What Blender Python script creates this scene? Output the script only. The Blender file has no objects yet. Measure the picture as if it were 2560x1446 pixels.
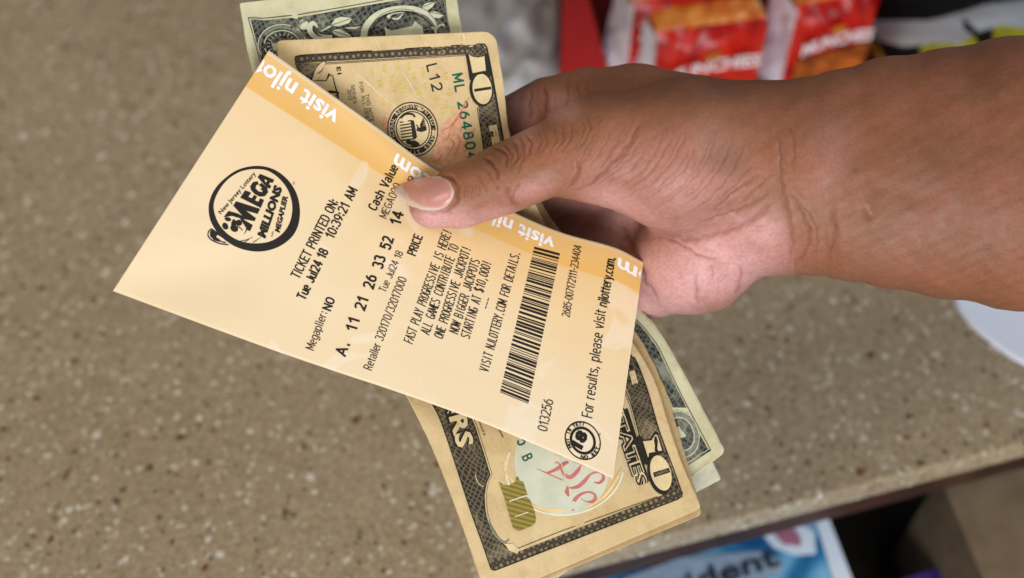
import bpy, math, random
import numpy as np
from mathutils import Vector, Matrix
from mathutils.geometry import delaunay_2d_cdt

scn = bpy.context.scene
COL = scn.collection
rng = np.random.default_rng(7)
random.seed(7)

# ------------------------------------------------------------------ camera, light, exposure
CZ = 0.92                                  # counter top
PITCH = math.radians(55.0)                 # below the horizontal
CAM = np.array([0.0, 0.0, CZ + 0.46])
LENS, W, H = 45.0, 2560.0, 1446.0
F = LENS / 36.0 * W
cam_d = bpy.data.cameras.new('camera'); cam_o = bpy.data.objects.new('camera', cam_d); COL.objects.link(cam_o)
cam_o.location = CAM; cam_o.rotation_euler = (math.pi / 2 - PITCH, 0, 0)
cam_d.lens = LENS; cam_d.sensor_width = 36.0; cam_d.clip_start = 0.01; cam_d.clip_end = 50
cam_d.dof.use_dof = True; cam_d.dof.focus_distance = 0.388; cam_d.dof.aperture_fstop = 5.6
scn.camera = cam_o

world = bpy.data.worlds.new('World'); scn.world = world; world.use_nodes = True
bg = world.node_tree.nodes['Background']
bg.inputs[0].default_value = (0.88, 0.93, 1.0, 1); bg.inputs[1].default_value = 0.17

def area(name, loc, target, sx, sy, power, color):
    l = bpy.data.lights.new(name, 'AREA'); l.shape = 'RECTANGLE'; l.size = sx; l.size_y = sy
    l.energy = power; l.color = color
    o = bpy.data.objects.new(name, l); COL.objects.link(o); o.location = loc
    d = Vector(target) - Vector(loc); o.rotation_euler = d.to_track_quat('-Z', 'Y').to_euler()
    return o
TGT = (0.0, 0.25, CZ + 0.1)
area('window_light', (0.15, -1.75, CZ + 0.85), TGT, 1.5, 1.0, 45, (0.95, 0.97, 1.0))
area('ceiling_light', (-1.1, -0.1, CZ + 1.5), TGT, 0.9, 0.9, 10, (1.0, 0.84, 0.64))
area('doorway_light', (1.7, 0.1, CZ + 0.75), (0.25, 0.2, CZ), 0.9, 1.0, 15, (0.80, 0.89, 1.0))

scn.view_settings.view_transform = 'Standard'; scn.view_settings.look = 'None'
scn.view_settings.exposure = 0.0; scn.view_settings.gamma = 1.0
scn.render.engine = 'CYCLES'
scn.cycles.use_denoising = True
scn.cycles.max_bounces = 8

# ------------------------------------------------------------------ helpers
cp, sp = math.cos(math.pi / 2 - PITCH), math.sin(math.pi / 2 - PITCH)
RIGHT = np.array([1.0, 0, 0]); UP = np.array([0.0, cp, sp]); FWD = np.array([0.0, sp, -cp])
def unproj(px, py, d):
    """image position (2560 wide) at axial distance d (metres) -> world point; arrays welcome"""
    px, py, d = np.broadcast_arrays(np.asarray(px, float), np.asarray(py, float), np.asarray(d, float))
    x = (px - W / 2) / F * d; y = -(py - H / 2) / F * d
    return CAM + x[..., None] * RIGHT + y[..., None] * UP + d[..., None] * FWD
def at_plane(px, py, z):
    """world point where the line of sight meets the level z"""
    px, py, z = np.broadcast_arrays(np.asarray(px, float), np.asarray(py, float), np.asarray(z, float))
    r = ((px - W / 2) / F)[..., None] * RIGHT + (-(py - H / 2) / F)[..., None] * UP + FWD
    t = (z - CAM[2]) / r[..., 2]
    return CAM + t[..., None] * r
def lin(r, g, b):
    f = lambda c: c / 12.92 if c <= 0.04045 else ((c + 0.055) / 1.055) ** 2.4
    return (f(r / 255), f(g / 255), f(b / 255), 1.0)

def mesh_obj(name, verts, faces, mats, parent=None, smooth=False, uv=None, midx=None):
    me = bpy.data.meshes.new(name)
    me.from_pydata([tuple(map(float, v)) for v in verts], [], [tuple(map(int, f)) for f in faces])
    for m in (mats if isinstance(mats, (list, tuple)) else [mats]): me.materials.append(m)
    if midx is not None: me.polygons.foreach_set('material_index', np.asarray(midx, dtype=np.int32))
    if smooth: me.polygons.foreach_set('use_smooth', [True] * len(me.polygons))
    if uv is not None:
        l = me.uv_layers.new(name='UVMap'); idx = np.empty(len(me.loops), dtype=np.int32)
        me.loops.foreach_get('vertex_index', idx)
        l.data.foreach_set('uv', np.asarray(uv, dtype=np.float32)[idx].ravel())
    me.update()
    o = bpy.data.objects.new(name, me); COL.objects.link(o)
    if parent is not None: o.parent = parent
    return o
def tag(o, label=None, cat=None, group=None, kind=None):
    for k, v in (('label', label), ('category', cat), ('group', group), ('kind', kind)):
        if v: o[k] = v
    return o

class NT:
    """tiny node-material builder"""
    def __init__(s, name, rough=0.6, spec=0.3):
        s.m = bpy.data.materials.new(name); s.m.use_nodes = True; s.t = s.m.node_tree; s.n = s.t.nodes
        s.b = s.n['Principled BSDF']; s.b.inputs['Roughness'].default_value = rough
        s.b.inputs['Specular IOR Level'].default_value = spec
    def node(s, kind, **kw):
        n = s.n.new(kind)
        for k, v in kw.items():
            if hasattr(n, k): setattr(n, k, v)
            else: n.inputs[k].default_value = v
        return n
    def link(s, a, b): s.t.links.new(a, b)
    def coord(s, which='UV'):
        if not hasattr(s, '_tc'): s._tc = s.n.new('ShaderNodeTexCoord')
        return s._tc.outputs[which]
    def noise(s, scale, detail=4, rough=0.55, vec=None, dist=0.0):
        n = s.node('ShaderNodeTexNoise'); n.inputs['Scale'].default_value = scale; n.inputs['Detail'].default_value = detail
        n.inputs['Roughness'].default_value = rough; n.inputs['Distortion'].default_value = dist
        if vec is not None: s.link(vec, n.inputs['Vector'])
        return n.outputs['Fac']
    def ramp(s, fac, stops, interp='LINEAR'):
        r = s.node('ShaderNodeValToRGB'); r.color_ramp.interpolation = interp
        e = r.color_ramp.elements
        while len(e) < len(stops): e.new(0.5)
        for i, (p, c) in enumerate(stops):
            e[i].position = p; e[i].color = c if len(c) == 4 else (*c, 1)
        s.link(fac, r.inputs['Fac']); return r.outputs['Color']
    def mix(s, fac, a, b, mode='MIX'):
        m = s.node('ShaderNodeMix', data_type='RGBA', blend_type=mode)
        for i, v in ((0, fac), (6, a), (7, b)):
            if isinstance(v, (int, float)): m.inputs[i].default_value = v
            elif isinstance(v, tuple): m.inputs[i].default_value = v
            else: s.link(v, m.inputs[i])
        return m.outputs[2]
    def math(s, op, a, b=0.0, c=0.0):
        m = s.node('ShaderNodeMath', operation=op)
        for i, v in enumerate((a, b, c)):
            if isinstance(v, (int, float)): m.inputs[i].default_value = v
            else: s.link(v, m.inputs[i])
        return m.outputs[0]
    def color(s, c):
        if isinstance(c, tuple): s.b.inputs['Base Color'].default_value = c
        else: s.link(c, s.b.inputs['Base Color'])
    def bump(s, h, strength=0.3, dist=0.001):
        b = s.node('ShaderNodeBump'); b.inputs['Strength'].default_value = strength; b.inputs['Distance'].default_value = dist
        s.link(h, b.inputs['Height'])
        if s.b.inputs['Normal'].is_linked:
            s.link(s.b.inputs['Normal'].links[0].from_socket, b.inputs['Normal'])
        s.link(b.outputs[0], s.b.inputs['Normal'])

def plain(name, c, rough=0.6, spec=0.3, var=0.06, scale=300):
    t = NT(name, rough, spec)
    n = t.noise(scale, 3, vec=t.coord('Object'))
    lo = tuple(x * (1 - var * 2) for x in c[:3]) + (1,); hi = tuple(min(1, x * (1 + var * 2)) for x in c[:3]) + (1,)
    t.color(t.ramp(n, [(0.3, lo), (0.7, hi)])); return t.m

# ------------------------------------------------------------------ materials
def counter_material():
    t = NT('speckled_stone', 0.42, 0.35); g = t.coord('Object')
    base = t.ramp(t.noise(22, 5, 0.6, g), [(0.3, lin(150, 131, 102)), (0.7, lin(170, 152, 123))])
    fine = t.ramp(t.noise(620, 3, 0.6, g), [(0.35, lin(128, 110, 85)), (0.5, lin(160, 142, 114)), (0.68, lin(188, 172, 144))])
    c = t.mix(0.6, base, fine)
    def chips(c, scale, lo, hi, size, stops, seed):
        mp = t.node('ShaderNodeMapping'); mp.inputs['Location'].default_value = (seed, seed * 1.7, seed * .3)
        mp.inputs['Rotation'].default_value = (0, 0, seed)
        t.link(g, mp.inputs['Vector'])
        warp = t.node('ShaderNodeTexNoise'); warp.inputs['Scale'].default_value = scale * 1.6; t.link(mp.outputs[0], warp.inputs['Vector'])
        va = t.node('ShaderNodeVectorMath', operation='SCALE'); t.link(warp.outputs['Color'], va.inputs[0]); va.inputs['Scale'].default_value = 0.8 / scale
        vb = t.node('ShaderNodeVectorMath', operation='ADD'); t.link(mp.outputs[0], vb.inputs[0]); t.link(va.outputs[0], vb.inputs[1])
        v = t.node('ShaderNodeTexVoronoi'); v.inputs['Scale'].default_value = scale; t.link(vb.outputs[0], v.inputs['Vector'])
        sep = t.node('ShaderNodeSeparateColor'); t.link(v.outputs['Color'], sep.inputs[0])
        pick = t.math('MULTIPLY', t.math('GREATER_THAN', sep.outputs[0], lo), t.math('LESS_THAN', sep.outputs[0], hi))
        rad = t.math('MULTIPLY', t.math('ADD', sep.outputs[1], 0.35), size)
        near = t.math('LESS_THAN', v.outputs['Distance'], rad)
        return t.mix(t.math('MULTIPLY', pick, near), c, t.ramp(sep.outputs[2], stops))
    pale = [(0.0, lin(186, 168, 136)), (0.5, lin(190, 178, 156)), (1.0, lin(212, 204, 190))]
    mid = [(0.0, lin(172, 152, 122)), (0.6, lin(142, 124, 98)), (1.0, lin(184, 168, 142))]
    dark = [(0.0, lin(78, 64, 48)), (0.7, lin(96, 80, 62)), (0.9, lin(112, 76, 52)), (1.0, lin(112, 66, 46))]
    c = chips(c, 420, 0.0, 0.6, 0.45, mid, 3.1)
    c = chips(c, 260, 0.0, 0.2, 0.32, pale, 1.3)
    c = chips(c, 470, 0.6, 0.74, 0.45, pale, 5.9)
    c = chips(c, 230, 0.3, 0.38, 0.32, dark, 2.2)
    c = chips(c, 430, 0.1, 0.19, 0.4, dark, 8.2)
    t.color(c)
    t.link(t.ramp(t.noise(35, 3, 0.5, g), [(0.3, (0.30,) * 3), (0.7, (0.46,) * 3)]), t.b.inputs['Roughness'])
    return t.m

def paper_material(name, c_lo, c_hi, stain, rough=0.62, crinkle=0.42, cscale=9.0):
    """used banknote paper: UV is in millimetres / 100"""
    t = NT(name, rough, 0.25); uv = t.coord('UV')
    c = t.ramp(t.noise(3.2, 5, 0.6, uv), [(0.3, c_lo), (0.7, c_hi)])
    c = t.mix(t.ramp(t.noise(9, 6, 0.7, uv), [(0.48, (0, 0, 0)), (0.78, (0.8,) * 3)]), c, stain)
    c = t.mix(t.ramp(t.noise(160, 2, 0.5, uv), [(0.4, (0, 0, 0)), (0.75, (0.18,) * 3)]), c, stain)
    t.color(c)
    t.bump(t.noise(cscale, 6, 0.62, uv, 0.6), crinkle, 0.0016)
    t.bump(t.noise(300, 2, 0.5, uv), 0.08, 0.0002)
    return t.m

def engraved_material(name, dark, light, scale=80.0, contrast=(0.42, 0.62), seed=0.0, mottled=0.5):
    """fine crossed line work of a printed banknote"""
    t = NT(name, 0.6, 0.2); uv = t.coord('UV')
    wn = t.node('ShaderNodeTexNoise'); wn.inputs['Scale'].default_value = 7.0; t.link(uv, wn.inputs['Vector'])
    wsc = t.node('ShaderNodeVectorMath', operation='SCALE'); t.link(wn.outputs['Color'], wsc.inputs[0]); wsc.inputs['Scale'].default_value = 0.09
    wad = t.node('ShaderNodeVectorMath', operation='ADD'); t.link(uv, wad.inputs[0]); t.link(wsc.outputs[0], wad.inputs[1]); uv = wad.outputs[0]
    def wave(rot, sc, dist):
        mp = t.node('ShaderNodeMapping'); mp.inputs['Rotation'].default_value = (0, 0, rot); t.link(uv, mp.inputs['Vector'])
        w = t.node('ShaderNodeTexWave', wave_type='BANDS'); w.inputs['Scale'].default_value = sc; w.inputs['Distortion'].default_value = dist
        w.inputs['Detail'].default_value = 2.0; w.inputs['Detail Scale'].default_value = 0.35
        t.link(mp.outputs[0], w.inputs['Vector']); return w.outputs['Fac']
    a = wave(0.7 + seed, scale * .31, 5.0); b = wave(-0.75 + seed, scale * .31, 5.0)
    lines = t.math('MAXIMUM', t.math('POWER', a, 4.0), t.math('POWER', b, 4.0))
    shade = t.ramp(t.noise(scale * .28, 3, 0.6, uv, 1.0), [(contrast[0], (0, 0, 0)), (contrast[1], (1, 1, 1))])
    f = t.math('ADD', t.math('MULTIPLY', lines, 0.42), t.math('MULTIPLY', shade, mottled))
    big = t.ramp(t.noise(5.5, 2, 0.5, uv, 1.2), [(0.52, (0, 0, 0)), (0.68, (0.5,) * 3)])
    f = t.math('ADD', f, big)
    t.color(t.mix(t.math('MINIMUM', f, 1.0), dark, light)); return t.m

def bead_material(name, dark, light):
    t = NT(name, 0.6, 0.2); uv = t.coord('UV')
    v = t.node('ShaderNodeTexVoronoi'); v.inputs['Scale'].default_value = 58; v.inputs['Randomness'].default_value = 0.25; t.link(uv, v.inputs['Vector'])
    f = t.ramp(v.outputs['Distance'], [(0.0, (0.62,) * 3), (0.25, (0.3,) * 3), (0.42, (0.02,) * 3), (0.62, (0.05,) * 3), (0.75, (0.45,) * 3)])
    t.color(t.mix(f, dark, light)); return t.m

INK = plain('black_print', lin(34, 28, 24), 0.55, 0.25)
INK_SOFT = plain('thin_black_print', lin(52, 42, 34), 0.6, 0.2)
NOTE_INK = plain('banknote_black_ink', lin(40, 36, 30), 0.6, 0.2, 0.12)
GREEN_INK = plain('green_serial_ink', lin(14, 88, 66), 0.6, 0.2)
YELLOW_INK = plain('yellow_numeral_ink', lin(212, 190, 76), 0.65, 0.15)
GOLD_INK = None
RED_INK = plain('red_script_ink', lin(196, 110, 108), 0.65, 0.15)
PINK_INK = plain('pale_red_torch_ink', lin(222, 168, 132), 0.65, 0.15, 0.1, 700)
PINK_DEEP = plain('red_torch_ink', lin(208, 138, 108), 0.65, 0.15, 0.08, 500)
WHITE_INK = plain('white_ticket_print', lin(243, 238, 238), 0.6, 0.2)
TICKET_TONE = plain('ticket_paper_tone', lin(236, 210, 166), 0.5, 0.3, 0.01)
TEN_TONE = plain('light_banknote_tone', lin(219, 196, 148), 0.62, 0.2, 0.05)
TEN_PALE = plain('pale_watermark_tone', lin(226, 219, 190), 0.62, 0.2, 0.04)
TEN_BLUEPALE = plain('pale_green_oval_tone', lin(201, 201, 178), 0.62, 0.2, 0.05, 120)
ONE_TONE = plain('light_dollar_tone', lin(200, 199, 168), 0.62, 0.2, 0.06)
ONE_GREY = plain('grey_dollar_tone', lin(128, 130, 112), 0.62, 0.2, 0.14, 900)
FOLD_TONE = plain('pale_fold_line', lin(226, 207, 166), 0.6, 0.2)  # paler tone for thin strokes along the folds

def gold_mat():
    t = NT('gold_numeral_ink', 0.5, 0.3); uv = t.coord('UV')
    mp = t.node('ShaderNodeMapping'); mp.inputs['Rotation'].default_value = (0, 0, 0.5); t.link(uv, mp.inputs['Vector'])
    w = t.node('ShaderNodeTexWave'); w.inputs['Scale'].default_value = 26; w.inputs['Distortion'].default_value = .3; t.link(mp.outputs[0], w.inputs['Vector'])
    t.color(t.ramp(w.outputs['Fac'], [(0.2, lin(120, 104, 36)), (0.85, lin(150, 134, 62))])); return t.m
GOLD_INK = gold_mat()

def ticket_material():
    t = NT('thermal_ticket_paper', 0.42, 0.35); uv = t.coord('UV')      # uv: x along the ticket, y across (0..1)
    sep = t.node('ShaderNodeSeparateXYZ'); t.link(uv, sep.inputs[0]); x, y = sep.outputs[0], sep.outputs[1]
    base = t.ramp(t.noise(1.6, 3, 0.5, uv), [(0.35, lin(230, 205, 164)), (0.65, lin(234, 213, 178))])
    # orange tint that deepens towards the printed band and around the middle
    tint = t.ramp(y, [(0.0, (0, 0, 0)), (0.3, (0.03,) * 3), (0.62, (0.28,) * 3), (0.845, (0.6,) * 3), (0.855, (1.0,) * 3), (0.985, (0.8,) * 3), (0.99, (0.04,) * 3)])
    along = t.ramp(x, [(0.0, (0.55,) * 3), (0.22, (0.62,) * 3), (0.5, (1,) * 3), (1.0, (0.9,) * 3)])
    tv = t.node('ShaderNodeSeparateColor'); t.link(tint, tv.inputs[0]); av = t.node('ShaderNodeSeparateColor'); t.link(along, av.inputs[0])
    inband = t.math('GREATER_THAN', y, 0.85)
    amt = t.math('MULTIPLY', tv.outputs[0], t.math('MAXIMUM', av.outputs[0], inband))
    c = t.mix(amt, base, lin(228, 178, 100))
    # pale cloud-like watermark patches of the preprinted stock
    mp = t.node('ShaderNodeMapping'); mp.inputs['Scale'].default_value = (1.95, 1.0, 1); t.link(uv, mp.inputs['Vector'])
    cl = t.ramp(t.noise(3.4, 1.0, 0.4, mp.outputs[0], 1.6), [(0.58, (0, 0, 0)), (0.64, (0.3,) * 3), (0.75, (0.12,) * 3)])
    rows = t.node('ShaderNodeTexWave'); rows.inputs['Scale'].default_value = 0.9; rows.inputs['Distortion'].default_value = 2.5; t.link(mp.outputs[0], rows.inputs['Vector'])
    cv = t.node('ShaderNodeSeparateColor'); t.link(cl, cv.inputs[0])
    keep = t.math('MULTIPLY', t.math('MULTIPLY', cv.outputs[0], t.math('LESS_THAN', y, 0.86)), t.math('GREATER_THAN', x, 0.3))
    keep = t.math('MULTIPLY', keep, t.math('GREATER_THAN', rows.outputs['Fac'], 0.35))
    c = t.mix(keep, c, lin(240, 230, 218))
    t.color(c)
    t.bump(t.noise(2.2, 3, 0.5, uv, 0.4), 0.25, 0.004)
    t.bump(t.noise(420, 2, 0.5, uv), 0.05, 0.0002)
    return t.m

# ------------------------------------------------------------------ counter
e0 = at_plane(1901, 1281, CZ); e1 = at_plane(2560, 1110, CZ)
ed = (e1 - e0) / np.linalg.norm(e1 - e0)                  # along the counter's front edge
en = np.array([ed[1], -ed[0], 0.0])                       # outwards, towards the camera
if en[1] > 0: en = -en
A0 = e0 - ed * 0.9; A1 = e0 + ed * 1.3
STONE = counter_material()
def prism(name, poly, z0, z1, mat, parent=None, bevel=0.0):
    n = len(poly); v = [(p[0], p[1], z0) for p in poly] + [(p[0], p[1], z1) for p in poly]
    f = [tuple(reversed(range(n))), tuple(range(n, 2 * n))] + [(i, (i + 1) % n, n + (i + 1) % n, n + i) for i in range(n)]
    o = mesh_obj(name, v, f, mat, parent)
    import bmesh
    bm = bmesh.new(); bm.from_mesh(o.data); bmesh.ops.recalc_face_normals(bm, faces=bm.faces)
    if bevel: bmesh.ops.bevel(bm, geom=[e for e in bm.edges], offset=bevel, segments=2, affect='EDGES', profile=0.6)
    bm.to_mesh(o.data); bm.free(); return o
counter = bpy.data.objects.new('shop_counter', None); COL.objects.link(counter); counter.location = (0, 0, 0)
tag(counter, 'speckled tan stone shop counter under the hand, with a dark brown strip along its edge', 'counter')
back = 1.5
B0 = A0 - en * back; B1 = A1 - en * back
prism('countertop', [A0, A1, B1, B0], CZ - 0.014, CZ, STONE, counter, 0.0012)
BROWN = plain('dark_brown_edge', lin(62, 38, 28), 0.5, 0.3, 0.2, 40)
s0, s1 = A0 - en * 0.003, A1 - en * 0.003
prism('brown_strip', [s0, s1, s1 - en * .02, s0 - en * .02], CZ - 0.034, CZ - 0.0142, BROWN, counter)  # dark brown strip set back below the stone edge
DARK = plain('dark_shelf_board', lin(30, 24, 18), 0.7, 0.2, 0.2, 30)
q0, q1 = A0 - en * 0.12, A1 - en * 0.12
prism('front_panel', [q0, q1, q1 - en * .02, q0 - en * .02], 0.0, CZ - 0.0145, DARK, counter)

# floor far below, seen only from other viewpoints
fl = prism('floor', [(-2, -2, 0), (2.5, -2, 0), (2.5, 3, 0), (-2, 3, 0)], -0.05, 0.0, plain('dark_floor_tiles', lin(70, 64, 58), 0.5, 0.3)); tag(fl, kind='structure')

# low display shelf in front of the counter
SZ = CZ - 0.135
k0, k1 = A0 - en * 0.118, A1 - en * 0.118
shelf = prism('display_shelf', [k0, k1, k1 + en * .38, k0 + en * .38], SZ - 0.02, SZ, DARK)
tag(shelf, 'dark display shelf below the counter edge, holding the gum carton', 'shelf')
# ------------------------------------------------------------------ goods below the counter
def slab_px(name, pts, ztop, zbot, mats, parent=None, midx=None):
    """a box whose top outline is given at level ztop and whose sides go straight down"""
    top = [at_plane(x, y, ztop) for x, y in pts]; n = len(top)
    v = [tuple(p) for p in top] + [(p[0], p[1], zbot) for p in top]
    f = [tuple(range(n))] + [tuple(reversed(range(n, 2 * n)))] + [(i, n + i, n + (i + 1) % n, (i + 1) % n) for i in range(n)]
    o = mesh_obj(name, v, f, mats, parent, midx=midx)
    import bmesh
    bm = bmesh.new(); bm.from_mesh(o.data); bmesh.ops.recalc_face_normals(bm, faces=bm.faces); bm.to_mesh(o.data); bm.free()
    return o
def poly_plane(name, pts, z, mat, parent=None):
    v = [tuple(at_plane(x, y, z)) for x, y in pts]
    return mesh_obj(name, v, [tuple(range(len(v)))[::-1]], mat, parent)

# ------------------------------------------------------------------ text
_tc = {}
def text2d(s, bold=0.0, res=2):
    key = (s, bold, res)
    if key not in _tc:
        c = bpy.data.curves.new('tmp_text', 'FONT'); c.body = s; c.fill_mode = 'FRONT'; c.resolution_u = res; c.offset = bold
        o = bpy.data.objects.new('tmp_text', c); COL.objects.link(o)
        dg = bpy.context.evaluated_depsgraph_get(); dg.update()
        me = bpy.data.meshes.new_from_object(o.evaluated_get(dg))
        v = np.array([p.co[:2] for p in me.vertices]); f = [tuple(p.vertices) for p in me.polygons]
        bpy.data.objects.remove(o); bpy.data.curves.remove(c); bpy.data.meshes.remove(me)
        _tc[key] = (v.reshape(-1, 2), f)
    return _tc[key]
CAPH = 0.69

def plane_text(name, s, p0, p1, cap, z, mat, parent, bold=0.01):
    """lettering lying on a level surface: baseline from p0 to p1 (image positions) at level z"""
    v, f = text2d(s, bold); a = np.array(p0, float); b = np.array(p1, float)
    w = v[:, 0].max() - v[:, 0].min(); d = b - a; up = np.array([d[1], -d[0]]) / np.linalg.norm(d) * cap / CAPH
    p = a + np.outer((v[:, 0] - v[:, 0].min()) / w, d) + np.outer(v[:, 1], up)
    return mesh_obj(name, at_plane(p[:, 0], p[:, 1], z), f, mat, parent)

# gum carton on the shelf
gz = CZ - 0.062
BLUE = NT('glossy_blue_carton', 0.25, 0.5)
n_ = BLUE.noise(24, 3, 0.5, BLUE.coord('Object'), 1.5)
BLUE.color(BLUE.ramp(n_, [(0.36, lin(28, 88, 140)), (0.5, lin(66, 146, 196)), (0.66, lin(140, 196, 226))]))
gum = bpy.data.objects.new('gum_carton', None); COL.objects.link(gum)
tag(gum, 'blue and white chewing gum carton on the shelf under the counter edge', 'carton')
slab_px('carton_body', [(1230, 1400), (2040, 1215), (2130, 1446), (2230, 1700), (1400, 1900)], gz, SZ, BLUE.m, gum)
WHITE_CARD = plain('white_glossy_card', lin(226, 236, 250), 0.3, 0.4, 0.02)
poly_plane('white_border', [(2014, 1221), (2040, 1215), (2130, 1446), (2232, 1700), (2190, 1712), (2083, 1446)], gz + 0.0006, WHITE_CARD, gum).scale = (1, 1, 1)
poly_plane('flavour_picture', [(1900, 1330), (1985, 1300), (2035, 1330), (2040, 1385), (1990, 1390), (1935, 1370)], gz + 0.0006, WHITE_CARD, gum)
poly_plane('fruit_picture', [(1935, 1335), (1975, 1312), (2000, 1340), (2005, 1365), (1960, 1362)], gz + 0.0012, plain('pink_red_print', lin(170, 112, 132), 0.4), gum)
poly_plane('pale_panel', [(1560, 1446), (1700, 1395), (1900, 1378), (1950, 1400), (1960, 1430), (1850, 1480), (1620, 1530), (1500, 1530)], gz + 0.0006, plain('pale_blue_grey_print', lin(150, 168, 190), 0.35), gum)
plane_text('brand_lettering', 'Trident', (1610, 1522), (1952, 1412), 50, gz + 0.0014, plain('navy_print', lin(40, 50, 66), 0.4), gum, 0.02)
# side pieces at the lower right
divider = slab_px('shelf_divider', [(2350, 1190), (2700, 1105), (2900, 1500), (2480, 1500)], CZ - 0.05, SZ, plain('grey_beige_cardboard', lin(116, 98, 76), 0.8, 0.2, 0.1, 60))
tag(divider, 'grey beige cardboard divider standing on the shelf right of the purple packet', 'divider')
pur = NT('purple_foil_packet', 0.3, 0.5); pur.color(pur.ramp(pur.noise(40, 3, vec=pur.coord('Object')), [(0.35, lin(44, 24, 96)), (0.65, lin(86, 66, 150))]))
purple = slab_px('purple_packet', [(2250, 1450), (2440, 1392), (2530, 1530), (2320, 1600)], CZ - 0.09, SZ, pur.m)
tag(purple, 'small purple packet lying on the dark shelf in front of the beige divider', 'packet')

# ------------------------------------------------------------------ things on the counter behind the hand
RED_CARD = plain('red_cardboard', lin(176, 32, 34), 0.55, 0.3, 0.05)
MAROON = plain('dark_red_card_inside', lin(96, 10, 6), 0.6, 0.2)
tray = bpy.data.objects.new('display_tray', None); COL.objects.link(tray)
tag(tray, 'red cardboard display tray standing behind the hand and holding the snack packs', 'tray')
ht = 0.055
def up_quad(p, ph):
    """foot point under an image position that lies at height ph above the counter"""
    q = at_plane(p[0], p[1], CZ + ph); return q
# front flap of the tray: a slanted red panel, its base on the counter
Lt = at_plane(1411, -20, CZ + ht); yfront = Lt[1] - 0.004
def on_wall(px, py, yw):
    r = ((px - W / 2) / F) * RIGHT + (-(py - H / 2) / F) * UP + FWD
    t = (yw - CAM[1]) / r[1]; return CAM + t * r
flap = [on_wall(x, y, yfront) for x, y in ((1411, -60), (1450, -60), (1478, 20), (1512, 150), (1535, 240))]
zb = CZ + 0.0005
flap[-1] = np.array([flap[-1][0], yfront, zb]); flap = [np.array([flap[0][0], yfront, zb])] + flap
v = [tuple(p) for p in flap] + [(p[0], p[1] + 0.0012, p[2]) for p in flap]; n = len(flap)
mesh_obj('tray_front', v, [tuple(range(n)), tuple(reversed(range(n, 2 * n)))] + [(i, n + i, n + (i + 1) % n, (i + 1) % n) for i in range(n)], RED_CARD, tray)
xl = flap[0][0]; xr = xl + 0.165
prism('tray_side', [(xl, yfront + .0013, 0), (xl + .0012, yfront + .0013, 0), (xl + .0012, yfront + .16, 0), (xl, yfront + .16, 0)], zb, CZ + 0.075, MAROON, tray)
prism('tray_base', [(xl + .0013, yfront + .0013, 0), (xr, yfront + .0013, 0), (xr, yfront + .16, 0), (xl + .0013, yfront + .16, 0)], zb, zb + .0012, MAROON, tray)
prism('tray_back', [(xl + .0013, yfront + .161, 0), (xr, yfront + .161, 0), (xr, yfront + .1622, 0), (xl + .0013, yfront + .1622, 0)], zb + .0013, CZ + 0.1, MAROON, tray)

PACK_RED = NT('glossy_red_orange_film', 0.28, 0.45)
gz_ = PACK_RED.noise(60, 3, 0.5, PACK_RED.coord('Object'), 1.0)
PACK_RED.color(PACK_RED.ramp(gz_, [(0.35, lin(160, 12, 6)), (0.55, lin(206, 28, 10)), (0.75, lin(226, 48, 16))]))
PACK_RED.bump(PACK_RED.noise(90, 3, 0.5, PACK_RED.coord('Object')), 0.3, 0.002)
PACK_ORANGE = NT('glossy_orange_film', 0.16, 0.6)
PACK_ORANGE.color(PACK_ORANGE.ramp(PACK_ORANGE.noise(70, 3, vec=PACK_ORANGE.coord('Object')), [(0.4, lin(226, 110, 40)), (0.6, lin(236, 150, 60)), (0.75, lin(244, 196, 150))]))
PACK_ORANGE.bump(PACK_ORANGE.noise(110, 3, 0.5, PACK_ORANGE.coord('Object')), 0.8, 0.004)
PACK_WHITE = plain('white_film', lin(226, 218, 232), 0.35, 0.4, 0.05, 60)
PACK_TEXT = plain('white_lettering', lin(238, 224, 224), 0.4, 0.3, 0.02)
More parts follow.
